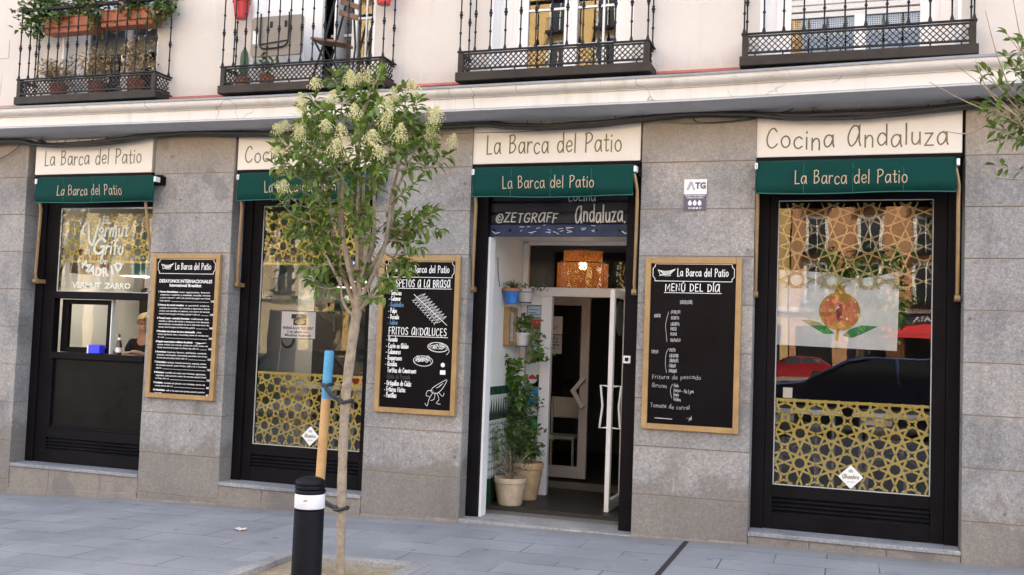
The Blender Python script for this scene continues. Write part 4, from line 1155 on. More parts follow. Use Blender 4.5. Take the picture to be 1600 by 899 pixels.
# ------------------------------------------------------------------ cables under the cornice
m_cable = mat("black_cable", (.016, .015, .015), .55)
m_cableg = mat("green_cable", (.13, .17, .06), .5)
def cable(name, pts, r, m, lab, cat="cable", grp=None, n=6):
    o = MB().tube(cr3(pts), r, n).build(name, m, smooth=True, loc=pts[len(pts) // 2])
    return tag(o, lab, cat, grp)
def cr3(p, k=6):
    p = [Vector(q) for q in p]; o = []
    for i in range(len(p) - 1):
        a, b, c, d = p[max(i - 1, 0)], p[i], p[i + 1], p[min(i + 2, len(p) - 1)]
        for j in range(k):
            t = j / k
            o.append(.5 * ((2 * b) + (c - a) * t + (2 * a - 5 * b + 4 * c - d) * t * t + (3 * b - a - 3 * c + d) * t ** 3))
    o.append(p[-1]); return o
CP = [(-11, 3.57), (-8.66, 3.575), (-8.2, 3.53), (-7.96, 3.515), (-7.39, 3.525), (-6.9, 3.565), (-6.68, 3.585), (-6.22, 3.59), (-5.6, 3.56), (-4.91, 3.53), (-4.2, 3.54), (-3.22, 3.575), (-2.9, 3.545), (-2.56, 3.525), (-2.1, 3.535), (-1.71, 3.56), (-1.28, 3.58), (-.76, 3.56), (-.45, 3.535), (0, 3.53), (.32, 3.535), (.8, 3.57), (1.22, 3.60), (2.6, 3.60)]
bun = MB(); rnd = random.Random(2)
for k in range(9):
    oy, oz = rnd.uniform(-.025, .02), rnd.uniform(-.026, .016)
    bun.tube(cr3([(x, -.275 + oy + .01 * math.sin(i * 1.3 + k), z - .028 + oz * (.6 + .5 * math.sin(i * .9 + k * 2)) + rnd.uniform(-.003, .003)) for i, (x, z) in enumerate(CP)], 5), rnd.choice([.010, .014, .018, .022]), 6)
for i in range(64):
    x = rnd.uniform(-8.8, 1.8); z = lerp(x, CP)
    bun.tube([(x, -.30, z - .03), (x + .008, -.31, z - .01), (x + .004, -.295, z + .012)], .0035, 4)
tag(bun.build("cable_bundle", m_cable, smooth=True, loc=(-3.2, -.28, 3.55)), "thick black bundle of cables strapped under the cornice", "cable")
bk = MB()
for x in (-8.12, -6.70, -5.0, -3.27, -1.5, -.3, .9): bk.box(x - .012, x + .012, -.33, -.222, lerp(x, CP) + .0, lerp(x, CP) + .018); bk.box(x - .010, x + .010, -.27, -.262, lerp(x, CP) + .018, 3.6)
bk.build("cable_bracket", mat("rusty_steel", (.10, .065, .045), .8, noise=(30, .4)), bld)
cable("loose_cable", [(-5.0, -.32, 3.50), (-4.0, -.32, 3.47), (-3.3, -.32, 3.45), (-2.6, -.31, 3.45), (-2.1, -.30, 3.50), (-1.75, -.29, 3.55)], .003, m_cable, "thin brown cable sagging across the doorway sign board")
cable("loose_cable", [(-1.7, -.26, 3.56), (-1.5, -.245, 3.51), (-1.25, -.24, 3.485), (-1.0, -.24, 3.49), (-.8, -.26, 3.52), (-.55, -.27, 3.53), (-.3, -.26, 3.50), (-.16, -.25, 3.47), (-.12, -.24, 3.50)], .006, m_cableg, "green cable looping across the pier below the cornice")
cable("loose_cable", [(-1.28, -.25, 3.60), (-1.27, -.245, 3.53), (-1.22, -.24, 3.49), (-1.0, -.245, 3.485), (-.75, -.25, 3.505), (-.5, -.27, 3.55), (-.45, -.28, 3.58)], .005, m_cable, "black cable hanging in a loop on the pier right of the door")
cable("loose_cable", [(-8.6, -.30, 3.56), (-8.0, -.31, 3.47), (-7.3, -.31, 3.46), (-6.7, -.30, 3.54), (-6.0, -.30, 3.55), (-5.2, -.31, 3.48), (-4.4, -.31, 3.47), (-3.6, -.30, 3.53)], .0045, m_cable, "thin black cable sagging below the bundle over the two left openings")
cable("loose_cable", [(-.9, -.29, 3.55), (-.3, -.30, 3.49), (.2, -.30, 3.475), (.7, -.29, 3.53), (1.3, -.29, 3.56)], .005, m_cable, "thin black cable sagging below the bundle over the flag window sign")
cable("loose_cable", [(-8.9, -.25, 3.30), (-8.7, -.25, 3.36), (-8.5, -.26, 3.44), (-8.38, -.27, 3.53)], .004, m_cable, "thin black cable slanting down the leftmost pier")
# ------------------------------------------------------------------ leaves and branches
def leaf(mb, p, d, nrm, L_, W_, fold=.25, droop=.25):
    p = Vector(p); d = Vector(d).normalized(); nrm = Vector(nrm); s = d.cross(nrm)
    if s.length < 1e-4: s = d.orthogonal()
    s.normalize(); nrm = s.cross(d).normalized()
    a = p + d * L_ * .38 - nrm * L_ * droop * .12; b = p + d * L_ * .72 - nrm * L_ * droop * .45; t = p + d * L_ - nrm * L_ * droop
    q = nrm * W_ * fold
    mb.add([p, a + s * W_ * .5 + q, a - s * W_ * .5 + q, a, b + s * W_ * .38 + q * .8 , b - s * W_ * .38 + q * .8, b, t],
           [(0, 3, 1), (0, 2, 3), (3, 6, 4, 1), (3, 2, 5, 6), (6, 7, 4), (6, 5, 7)])
def leaf_mat(name, c0, c1, scale=14, rough=.38, tr=.22):
    return mat(name, tuple((a + b) / 2 for a, b in zip(c0, c1)), rough, noise=(scale, 1 - c0[1] / ((c0[1] + c1[1]) / 2)), col2=c1, trans=tr, spec=.5)
m_leaf = leaf_mat("privet_leaf", (.038, .08, .014), (.21, .32, .05), 17, .33, .32)
m_bark = mat("pale_bark", (.30, .235, .165), .85, noise=(24, .3), bump=(40, .6))
m_twig = mat("twig_bark", (.27, .20, .13), .85, noise=(18, .25))
m_panicle = mat("cream_blossom", (.74, .70, .38), .8, noise=(60, .2), trans=.25)
rnd = random.Random(11)
def rv(a=1): return Vector((rnd.uniform(-a, a), rnd.uniform(-a, a), rnd.uniform(-a, a)))
def panicle_mesh(seed, L_=.15):
    r = random.Random(seed); b = MB(); tw = MB()
    for i in range(16):
        t = i / 15; z = L_ * (.12 + .85 * t); w_ = .062 * (1 - t) ** .8 + .010
        for k in range(5):
            a = i * 2.4 + k * 1.257 + r.uniform(-.2, .2)
            for q in range(1, 4):
                rr_ = w_ * q / 3
                c = Vector((rr_ * math.cos(a), rr_ * math.sin(a), z + rr_ * .55 + r.uniform(-.005, .005))) + Vector((r.uniform(-.004, .004),) * 3)
                e = r.uniform(.0042, .008)
                u = Vector((r.uniform(-1, 1), r.uniform(-1, 1), r.uniform(-1, 1))).normalized(); v = u.orthogonal().normalized(); w2 = u.cross(v)
                b.add([c + v * e, c - v * e * .6 + w2 * e, c - v * e * .6 - w2 * e, c + u * e], [(0, 1, 3), (1, 2, 3), (2, 0, 3), (0, 2, 1)])
    b.tube([(0, 0, -.02), (0, 0, L_)], .002, 4)
    me = b.build("flower_panicle", m_panicle)
    d = me.data; bpy.data.objects.remove(me); return d
PAN = [panicle_mesh(s, l_) for s, l_ in ((1, .16), (2, .13), (3, .18))]

def crown_tree(name, lab, base, trunk, fork, env, ntw, leafL, extra=(), panicles=(), leafm=None, limbs=9, per=(7, 10), sparse=1.0, grp=None, seed=3, depth=.85, bare=(), bk=1.0):
    global rnd
    rnd = random.Random(seed)
    t = thing(name, lab, "tree", base, grp)
    tk = MB(); tk.tube(cr3(trunk[0], 5), [lerp(i, [(0, trunk[1]), (5 * (len(trunk[0]) - 1), trunk[2])]) * (1 + .06 * math.sin(i * 1.9)) for i in range(5 * (len(trunk[0]) - 1) + 1)], 12)
    F = Vector(fork)
    targets = []
    tries = 0
    zmin, zmax = env[0][0], env[-1][0]
    while len(targets) < ntw and tries < 9000:
        tries += 1
        z = rnd.uniform(zmin, zmax); h = lerp(z, env); a = rnd.uniform(0, 2 * math.pi); r_ = h * math.sqrt(rnd.uniform(.12, 1))
        p = Vector((F.x + r_ * math.cos(a), F.y + depth * r_ * math.sin(a), z))
        if all((p - q).length > .135 * sparse for q in targets): targets.append(p)
    tg = [(p, False) for p in targets] + [(Vector(e), True) for e in extra] + [(Vector(q[0]) - Vector((0, 0, .03)), False) for q in panicles]
    lim = []
    for k in range(limbs):
        a = 2 * math.pi * k / limbs + rnd.uniform(-.3, .3); zf = rnd.uniform(.45, .8); z = zmin + (zmax - zmin) * zf; h = lerp(z, env) * rnd.uniform(.25, .55)
        e = Vector((F.x + h * math.cos(a), F.y + depth * h * math.sin(a), z))
        s0 = F + Vector((0, 0, rnd.uniform(-.12, .12)))
        m1 = s0.lerp(e, .35) + Vector((.06 * math.cos(a), .06 * math.sin(a), -.02)) + rv(.02)
        m2 = s0.lerp(e, .7) + rv(.025)
        P_ = cr3([s0, m1, m2, e], 5); lim.append(P_)
        tk.tube(P_, [lerp(i, [(0, .020 * bk ** .5), (len(P_) - 1, .006 * bk ** .5)]) for i in range(len(P_))], 7)
    for q in bare: tk.tube(cr3([Vector(v) for v in q], 4), [(.013 - .009 * i / (4 * (len(q) - 1))) * bk for i in range(4 * (len(q) - 1) + 1)], 6)
    cr = MB(); tops = []
    for p, ex in tg:
        P_ = min(lim, key=lambda L_: min((q - p).length + (0 if q.z < p.z else .5) for q in L_))
        i0 = min(range(len(P_)), key=lambda i: (P_[i] - p).length + (max(0, P_[i].z - p.z + .12) * 2))
        s0 = P_[i0] if not ex else min((q for L_ in lim for q in L_[:8]), key=lambda q: (q - p).length)
        mid = s0.lerp(p, .5) + rv(.04) + Vector((0, 0, -.03))
        tw = cr3([s0, mid, p], 6)
        tk.tube(tw, [lerp(i, [(0, .006), (len(tw) - 1, .0022)]) for i in range(len(tw))], 5, False)
        n = rnd.randint(*per)
        for k in range(n):
            f = .35 + .65 * (k + rnd.uniform(0, .6)) / n
            i = min(int(f * (len(tw) - 1)), len(tw) - 2); c = tw[i].lerp(tw[i + 1], f * (len(tw) - 1) - i)
            ax = (tw[i + 1] - tw[i]).normalized(); o = ax.orthogonal().normalized(); o.rotate(Matrix.Rotation(rnd.uniform(0, 6.3), 3, ax))
            for sg in (1, -1):
                d = (o * sg + ax * rnd.uniform(.2, .8) + Vector((0, 0, rnd.uniform(-.5, .15))) + rv(.25)).normalized()
                leaf(cr, c + d * .006, d, Vector((0, 0, 1)) + rv(.45), leafL * rnd.uniform(.65, 1.2), leafL * rnd.uniform(.36, .5), rnd.uniform(.1, .35), rnd.uniform(.1, .5))
        for k in range(2):
            d = ((p - mid).normalized() + rv(.6)).normalized(); leaf(cr, p, d, Vector((0, 0, 1)) + rv(.4), leafL, leafL * .42)
    tk.build("trunk", m_bark, t, smooth=True)
    cr.build("crown", leafm or m_leaf, t, smooth=False)
    for k, (p, ln, sc) in enumerate(panicles):
        o = bpy.data.objects.new("flower_panicle", PAN[k % 3]); COL.objects.link(o); o.parent = t
        o.location = Vector(p) - Vector(base); o.rotation_euler = (ln[1], ln[0], k * 1.3); o.scale = (sc,) * 3
    return t
TB = (-3.30, -2.29, -.035)
pans = []
# (x, z) of the blossom heads as seen against the front, with a depth of their own
for x, z, dy in ((-3.42, 3.40, 0), (-3.62, 3.33, -.2), (-3.90, 3.17, .1), (-3.93, 2.86, -.25), (-3.80, 3.00, -.4), (-3.55, 3.10, -.5), (-3.36, 3.18, -.45), (-3.17, 3.27, .2), (-3.03, 3.25, -.1),
                 (-2.95, 3.10, -.35), (-3.02, 2.87, -.5), (-2.80, 3.05, .0), (-2.72, 2.95, -.15), (-3.30, 2.97, -.55), (-3.17, 2.88, -.55), (-3.22, 2.78, -.6), (-3.74, 2.58, -.45), (-3.30, 3.32, -.25), (-2.90, 3.20, .25),
                 (-3.95, 2.98, .3), (-2.70, 2.96, .1), (-2.68, 3.08, -.2), (-3.97, 3.08, -.1), (-3.88, 3.22, .25), (-3.66, 3.22, -.3), (-3.40, 3.46, .1), (-3.30, 3.42, .05), (-2.88, 3.28, -.1), (-2.93, 2.78, -.5), (-2.86, 2.90, -.4), (-3.52, 2.90, -.6), (-3.60, 2.98, -.5), (-3.12, 3.05, -.5), (-3.45, 3.30, .35), (-3.72, 2.82, -.5), (-2.98, 2.98, -.45), (-3.86, 2.73, -.3)):
    x = -3.30 + (x + 3.30) * (.90 if x < -3.3 else 1.04) + .02
    pans.append(((x, -2.29 + dy * .9, z - .05), ((x + 3.3) * .5, 0 if dy > -.3 else .35), random.uniform(.62, .98)))
crown_tree("street_tree", "young privet tree with cream blossom staked in the pavement pit", TB,
           ([(-3.30, -2.29, -.06), (-3.315, -2.29, .35), (-3.325, -2.29, .8), (-3.32, -2.29, 1.2), (-3.285, -2.29, 1.6), (-3.265, -2.29, 1.78), (-3.26, -2.29, 1.90)], .031, .038), (-3.255, -2.29, 1.85),
           [(2.05, .16), (2.25, .34), (2.45, .52), (2.65, .64), (2.9, .70), (3.1, .68), (3.25, .55), (3.40, .30), (3.50, .12)], 66, .086,
           extra=[(-2.86, -2.35, 2.05), (-2.95, -2.4, 1.98), (-2.80, -2.3, 2.22), (-3.0, -2.45, 1.88), (-2.72, -2.3, 2.45), (-2.70, -2.2, 2.36), (-3.66, -2.45, 2.28), (-3.72, -2.4, 2.42), (-3.55, -2.5, 2.05), (-3.5, -2.4, 2.2), (-3.6, -2.35, 1.98), (-2.92, -2.2, 2.12), (-3.45, -2.5, 2.35), (-3.78, -2.35, 2.33), (-3.50, -2.45, 1.93)],
           panicles=pans, bare=[[(-3.27, -2.29, 1.72), (-3.36, -2.33, 1.84), (-3.38, -2.35, 2.1), (-3.39, -2.36, 2.28)], [(-3.37, -2.34, 1.95), (-3.45, -2.40, 2.12), (-3.55, -2.42, 2.28), (-3.60, -2.42, 2.44)], [(-3.27, -2.29, 1.76), (-3.12, -2.33, 1.87), (-3.0, -2.36, 1.93), (-2.88, -2.38, 2.05)],
                               [(-3.25, -2.29, 1.80), (-3.13, -2.22, 1.98), (-3.02, -2.2, 2.2), (-2.95, -2.18, 2.45)], [(-3.25, -2.29, 1.85), (-3.20, -2.36, 2.1), (-3.12, -2.4, 2.4)], [(-3.26, -2.29, 1.86), (-3.28, -2.3, 2.2), (-3.33, -2.32, 2.5), (-3.31, -2.3, 2.9)]])
RT_ = [(0.88, -2.41, 3.37), (0.83, -2.29, 3.34), (0.90, -2.31, 3.28), (0.85, -2.39, 3.25), (0.72, -2.35, 3.25), (0.69, -2.36, 3.23), (0.77, -2.33, 3.22), (0.70, -2.30, 3.07), (0.75, -2.41, 3.05), (0.74, -2.43, 3.02), (0.77, -2.30, 2.92), (0.79, -2.36, 2.84), (0.92, -2.31, 3.43), (0.82, -2.43, 3.43), (0.92, -2.36, 3.17), (0.96, -2.31, 3.30), (0.98, -2.39, 3.42), (0.95, -2.28, 3.22)]
crown_tree("street_tree", "thin twiggy tree reaching in from the right edge beside the last pier", (1.32, -2.35, .05),
           ([(1.32, -2.35, .0), (1.31, -2.35, .8), (1.30, -2.35, 1.6), (1.29, -2.35, 2.35)], .04, .032), (1.28, -2.35, 2.4),
           [(2.75, .25), (3.0, .42), (3.25, .46), (3.5, .40), (3.7, .2)], 26, .07, sparse=1.1, per=(4, 6), seed=9, limbs=7, bk=.45,
           extra=RT_+[(.78, -2.35, 2.70), (.80, -2.4, 3.18), (.72, -2.3, 3.02), (.78, -2.3, 2.93)],
           bare=[[(1.28, -2.35, 2.4), (1.0, -2.38, 2.75), (.85, -2.4, 3.0), (.55, -2.42, 3.28)], [(1.2, -2.35, 2.6), (.95, -2.3, 2.95), (.8, -2.3, 3.3), (.72, -2.3, 3.62)], [(1.1, -2.35, 2.7), (.9, -2.33, 2.93), (.62, -2.33, 3.08), (.42, -2.35, 3.2)],
                 [(1.28, -2.35, 2.5), (1.0, -2.4, 2.60), (.8, -2.4, 2.62), (.62, -2.4, 2.70)], [(1.0, -2.35, 2.85), (.93, -2.3, 3.3), (.86, -2.3, 3.7)], [(.9, -2.4, 2.95), (.74, -2.4, 3.1), (.66, -2.4, 3.3)], [(1.0, -2.3, 2.9), (.80, -2.3, 2.97), (.64, -2.3, 2.9), (.5, -2.3, 2.92)]])

# stake, ties, bollard
t = thing("tree_stake", "pine stake with a blue painted top tied to the young tree", "stake", (-3.50, -2.20, -.03))
a, b = Vector((-3.545, -2.23, -.06)), Vector((-3.50, -2.23, 1.488))
tp = a.lerp(b, .78)
MB().tube([a, tp], .034, 14).build("post", mat("pine_wood", (.50, .30, .12), .7, noise=(5, .2), bump=(30, .3)), t, smooth=True)
MB().tube([tp, b - Vector((0, 0, .012)), b], [.0345, .0345, .028], 14).build("painted_top", mat("blue_stake_paint", (.07, .28, .46), .6, noise=(14, .2)), t, smooth=True)
m_strap = mat("black_rubber_strap", (.02, .02, .022), .5, noise=(30, .3))
def strap(z0, z1, lab):
    a = Vector((-3.515 if z0 > 1 else -3.53, -2.262, z0)); b = Vector((-3.325, -2.335, z1))
    m = MB(); pts = cr3([a, a.lerp(b, .5) + Vector((0, -.02, -.02)), b], 6)
    for dz in (0, .018): m.tube([p + Vector((0, 0, dz * (1 - abs(i - 6) / 8))) for i, p in enumerate(pts)], .011, 6)
    for c, r_, z in ((Vector((-3.505 if z0 > 1 else -3.532, -2.23, 0)), .039, z0), (Vector((-3.322, -2.29, 0)), .049, z1)):
        m.tube([(c.x + r_ * math.cos(q * .42), c.y + r_ * math.sin(q * .42), z + .006 * math.sin(q)) for q in range(16)], .013, 6)
    tag(m.build("tree_tie", m_strap, smooth=True, loc=tuple(a)), lab, "strap")
strap(1.245, 1.14, "upper black strap tying the trunk to the stake below its blue top")
strap(.49, .40, "lower black strap tying the trunk behind the bollard")
bx, by = -3.135, -3.05
t = thing("bollard", "black plastic bollard with a white reflective band beside the tree pit", "bollard", (bx, by, gz(bx)))
r0 = .093; z0 = gz(bx); zt = .695
m_rub = mat("black_rubber", (.006, .006, .008), .5, spec=.15, noise=(7, .4), bump=(50, .1))
MB().lathe([(r0 * 1.03, z0 - .02), (r0 * 1.0, z0 + .1), (r0 * .985, .52)], (bx, by, 0), 32).build("post", m_rub, t, smooth=True)
bd_ = MB(); bd_.lathe([(r0 * .99, zt - .163), (r0 * 1.003, zt - .161), (r0 * 1.003, zt - .078), (r0 * .99, zt - .076)], (bx, by, 0), 32)
bd_.build("reflective_band", mat("white_reflector", (.72, .68, .68), .35, noise=(40, .08)), t, smooth=True)
dt = MB()
for an in (-2.15, -.72, 2.4, .8):
    for k in range(5): dt.sphere((bx + r0 * 1.003 * math.cos(an), by + r0 * 1.003 * math.sin(an), zt - .088 - k * .0155), .0042, 8)
dt.build("reflector_bead", mat("bead_white", (.9, .9, .9), .15), t, smooth=True)
sc_ = MB(); ribbon(sc_, [(bx + .012, zt - .113), (bx + .020, zt - .108), (bx + .026, zt - .110), (bx + .034, zt - .106)], .005, by - r0 * 1.0); sc_.build("scratch", m_rub, t)
def ring(z, h, r_): return [(r_ * .96, z), (r_, z + h * .2), (r_, z + h * .75), (r_ * .95, z + h)]
cp = MB(); cp.lathe([(r0 * .99, zt - .078)] + ring(zt - .077, .026, r0 * 1.0) + [(r0 * .88, zt - .048)] + ring(zt - .046, .022, r0 * 1.0) + [(r0 * .88, zt - .020)] + [(r0 * .98, zt - .018), (r0 * .995, zt - .010), (r0 * .96, zt + .002), (r0 * .75, zt + .016), (r0 * .45, zt + .024), (.004, zt + .028)], (bx, by, 0), 32)
cp.build("cap", m_rub, t, smooth=True)
# litter
t = MB(); r_ = random.Random(6); n = 7
for j in range(4):
    for i in range(n): t.v.append((-4.84 + .10 * i / (n - 1), -1.30 + .022 * j, gz(-4.8) + .006 + r_.uniform(0, .016)))
t.f = [(j * n + i, j * n + i + 1, (j + 1) * n + i + 1, (j + 1) * n + i) for j in range(3) for i in range(n - 1)]; t.mi = [0] * len(t.f)
tag(t.build("crumpled_paper", mat("dirty_paper", (.6, .5, .44), .8, noise=(40, .2)), loc=(-4.79, -1.27, gz(-4.8))), "crumpled scrap of pale paper on the pavement", "litter")

# ------------------------------------------------------------------ pots in the doorway
m_terra = mat("pale_stone_pot", (.52, .40, .27), .85, noise=(12, .2), bump=(40, .4))
m_terra2 = mat("ochre_stone_pot", (.50, .34, .18), .85, noise=(12, .2), bump=(40, .4))
m_earth = mat("potting_soil", (.045, .03, .02), .95)
def pot(c, r_, h, m, parent):
    b = MB(); n = 32; prof = [(.62, 0), (.66, .03), (.80, .4), (.90, .70), (.92, .82), (1.0, .84), (1.02, .93), (.98, 1.0), (.88, 1.0), (.84, .9)]
    v = []
    for q, z in prof:
        for k in range(n):
            a = 2 * math.pi * k / n; rr_ = r_ * q * (1 + (.018 * math.cos(a * 16) if .02 < z < .8 else 0))
            v.append((c[0] + rr_ * math.cos(a), c[1] + rr_ * math.sin(a), c[2] + h * z))
    f = [(i * n + k, i * n + (k + 1) % n, (i + 1) * n + (k + 1) % n, (i + 1) * n + k) for i in range(len(prof) - 1) for k in range(n)] + [tuple(range(n - 1, -1, -1))]
    b.add(v, f); o = b.build("pot", m, parent, smooth=True)
    MB().lathe([(r_ * .85, c[2] + h * .88), (.01, c[2] + h * .90)], (c[0], c[1], 0), 20).build("soil", m_earth, parent)
m_leafd = leaf_mat("dark_shrub_leaf", (.03, .07, .015), (.12, .20, .04), 14)
m_leafb = leaf_mat("bright_ivy_leaf", (.05, .13, .015), (.15, .29, .05), 16, .35, .3)
m_leafg = leaf_mat("grey_green_leaf", (.05, .075, .035), (.11, .14, .07), 12)
def bush(parent, m, pts, L_, W_, n, spread, seed, stem=None, up=.3, name="foliage"):
    r = random.Random(seed); b = MB(); tw = MB()
    for p in pts:
        p = Vector(p)
        for k in range(n):
            q = p + Vector((r.gauss(0, spread), r.gauss(0, spread), r.gauss(0, spread)))
            d = Vector((r.uniform(-1, 1), r.uniform(-1, 1), r.uniform(-.8, .5) + up))
            leaf(b, q, d, Vector((r.uniform(-.6, .6), r.uniform(-1.2, .2), 1)), L_ * r.uniform(.6, 1.25), W_ * r.uniform(.7, 1.2), .2, r.uniform(0, .6))
    o = b.build(name, m, parent)
    if stem:
        for s in stem: tw.tube(cr3([Vector(v) for v in s], 5), [.008 - .005 * i / (5 * (len(s) - 1)) for i in range(5 * (len(s) - 1) + 1)], 5, False)
        tw.build("stem", m_twig, parent)
    return o
t = thing("potted_plant", "tall leafy climber in the ochre fluted pot at the back of the doorway", "potted plant", (-2.98, .90, .055))
pot((-2.985, .90, .05), .165, .37, m_terra2, t)
rnd = random.Random(5)
pts = [(-3.08 + .085 * math.sin(i * 1.7) + .02, .88 + .09 * math.cos(i * 2.3), .50 + i * .028) for i in range(24)] + [(-3.06, .82, .62), (-2.92, .84, .58), (-2.9, .9, .70), (-3.12, .85, .85), (-2.94, .86, .5), (-2.92, .84, .6)]
bush(t, m_leafd, pts, .06, .03, 30, .05, 21, [[(-2.99, .9, .40), (-3.02, .88, .8), (-3.0, .88, 1.2)], [(-2.95, .9, .4), (-2.9, .86, .6), (-2.86, .82, .75)], [(-3.0, .9, .4), (-3.06, .85, .7), (-3.05, .85, 1.1)]])
bush(t, m_leafb, [(-3.135, .84, 1.24), (-3.085, .84, 1.30), (-3.195, .82, 1.33), (-3.135, .83, 1.38), (-3.055, .83, 1.38), (-3.225, .8, 1.36), (-3.105, .84, 1.17), (-3.075, .84, 1.10), (-3.175, .8, 1.24), (-3.035, .84, 1.02)], .085, .075, 10, .035, 33, name="ivy_foliage")
t = thing("potted_plant", "sparse woody plant in the pale fluted pot at the front of the doorway", "potted plant", (-3.01, .50, .02))
pot((-3.015, .50, .015), .158, .30, m_terra, t)
st = []
for k in range(13):
    a = k * 2.4; r_ = rnd.uniform(.08, .24); z = rnd.uniform(.40, .62)
    st.append([(-3.01, .5, .28), (-3.01 + r_ * .4 * math.cos(a), .5 + .3 * r_ * math.sin(a), .28 + (z - .28) * .55), (-3.01 + r_ * math.cos(a), .5 + .6 * r_ * math.sin(a), z)])
bush(t, m_leafg, [s[-1] for s in st] + [s[1] for s in st], .045, .016, 5, .03, 8, st)
bush(t, m_leafd, [(-3.14, .42, .62), (-3.16, .44, .55), (-3.12, .42, .72), (-3.17, .42, .68), (-3.10, .45, .50), (-3.15, .42, .78)], .05, .026, 12, .04, 9, [[(-3.03, .5, .28), (-3.10, .45, .5), (-3.15, .42, .75)]], name="shrub_foliage")

m_bluepot = mat("blue_glazed_pot", (.035, .17, .50), .35, noise=(9, .35))
m_whitepot = mat("white_glazed_pot", (.66, .62, .58), .3)
m_potdeco = mat("painted_decor", (.05, .06, .10), .4)
m_pototer = mat("terracotta_rim", (.40, .17, .06), .6)
def wall_pot(c, r_, h, m, lab, grp=None):
    t = thing("wall_pot", lab, "flower pot", c)
    b = MB(); b.lathe([(r_ * .68, c[2]), (r_ * .95, c[2] + h * .82), (r_ * 1.05, c[2] + h * .83), (r_ * 1.08, c[2] + h), (r_ * .9, c[2] + h), (r_ * .86, c[2] + h * .85)], (c[0], c[1], 0), 20)
    b.build("pot", m, t, smooth=True)
    return t
t = wall_pot((-3.105, .60, 1.965), .085, .145, m_bluepot, "blue glazed pot with a succulent hung on the white doorway wall")
MB().lathe([(.0935, 2.086), (.0945, 2.112), (.08, 2.113)], (-3.105, .60, 0), 20).build("rim", m_pototer, t, smooth=True)
bush(t, m_leafd, [(-3.105, .58, 2.12), (-3.12, .6, 2.12), (-3.08, .6, 2.12)], .075, .018, 18, .02, 3, up=.6)
t = wall_pot((-3.09, .98, 1.985), .088, .145, m_whitepot, "white glazed pot with a dark succulent hung high in the doorway corner")
b = MB(); b.lathe([(.062, 1.988), (.064, 2.0)], (-3.09, .98, 0), 20); b.lathe([(.0885, 2.096), (.0895, 2.100)], (-3.09, .98, 0), 20); b.build("painted_band", m_potdeco, t)
bush(t, m_leafd, [(-3.09 + .06 * i, .96, 2.14) for i in range(4)], .06, .014, 16, .022, 13, up=.5)
t = wall_pot((-3.10, .95, 1.545), .083, .145, m_whitepot, "white glazed pot with trailing bright ivy hung below the succulents")
b = MB(); b.lathe([(.058, 1.548), (.061, 1.562)], (-3.10, .95, 0), 20); b.build("painted_band", m_potdeco, t)
bush(t, m_leafb, [(-3.10, .92, 1.76), (-3.05, .92, 1.80), (-3.14, .92, 1.75), (-3.0, .92, 1.76), (-2.96, .92, 1.68), (-2.95, .92, 1.60), (-2.92, .9, 1.53), (-2.90, .9, 1.46), (-2.86, .9, 1.49), (-2.95, .9, 1.45), (-3.08, .9, 1.83)], .055, .05, 13, .036, 17, [[(-3.08, .95, 1.68), (-3.0, .92, 1.76), (-2.94, .9, 1.62), (-2.90, .9, 1.44)]])
# the small framed menu on the alcove wall
t = thing("wall_menu_frame", "wooden framed menu hanging under the blue pot on the doorway wall", "frame", (-3.17, .80, 1.56))
b = MB()
for y0, y1, z0, z1 in ((.655, .70, 1.56, 1.94), (.86, .91, 1.56, 1.94), (.70, .86, 1.90, 1.94), (.70, .86, 1.56, 1.60)): b.box(-3.198, -3.14, y0, y1, z0, z1)
b.build("frame", m_oak, t, bevel=.003)
MB().box(-3.197, -3.165, .70, .86, 1.60, 1.90).build("sheet", mat("paper_sheet", (.62, .63, .64), .7), t)
tx = MB()
for k in range(14): tx.box(-3.1648, -3.1642, .715, .715 + random.uniform(.07, .13), 1.62 + k * .0185, 1.626 + k * .0185)
tx.build("sheet_print", mat("grey_ink", (.25, .25, .27), .8), t)
t = MB().tube(cr3([(-3.197, .42, 2.40), (-3.196, .44, 2.25), (-3.196, .50, 2.12)], 5), .0035, 5).build("hanging_wire", m_cable, loc=(-3.196, .44, 2.25)); tag(t, "thin black wire hanging above the blue pot", "wire")

# ------------------------------------------------------------------ stickers and notices on the doors and windows
def card(name, x0, x1, z0, z1, y, m, lab, cat, extra=None):
    t = thing(name, lab, cat, ((x0 + x1) / 2, y, z0))
    MB().box(x0, x1, y, y + .0025, z0, z1).build("sheet", m, t)
    if extra: extra(t, y - .0008)
    return t
m_paper = mat("notice_paper", (.66, .66, .63), .7)
m_black = mat("black_ink", (.02, .02, .03), .7); m_blueink = mat("blue_ink", (.02, .05, .22), .6)
m_red = mat("red_print", (.55, .03, .03), .5); m_cyan = mat("cyan_print", (.03, .27, .50), .5); m_grn = mat("green_print", (.03, .30, .07), .5)
m_pale = mat("pale_blue_print", (.42, .58, .64), .6)
YS = BY + .020
def lines(m, x0, x1, zs, h=.006):
    def f(t, y):
        b = MB()
        for z in zs: b.box(x0, x0 + (x1 - x0) * random.uniform(.6, 1), y, y + .0006, z, z + h)
        b.build("print", m, t)
    return f
card("window_sticker", -3.135, -2.995, 1.86, 1.97, YS, m_pale, "pale blue sticker at the top of the side pane beside the door", "sticker", lines(m_black, -3.12, -3.01, [1.88, 1.90, 1.93]))
card("window_sticker", -3.10, -3.0, 1.73, 1.83, YS, m_red, "red sticker on the side pane above the trailing ivy", "sticker", lines(m_paper, -3.09, -3.01, [1.80]))
card("window_sticker", -3.07, -2.99, 1.50, 1.63, YS, m_pale, "plain pale blue sticker behind the trailing ivy", "sticker")
card("window_sticker", -3.135, -2.99, 1.27, 1.40, YS, m_paper, "white card on the side pane just above the red round sticker", "sticker")
t = thing("window_sticker", "round red sticker on the side pane above the blue one", "sticker", (-3.06, YS, 1.18))
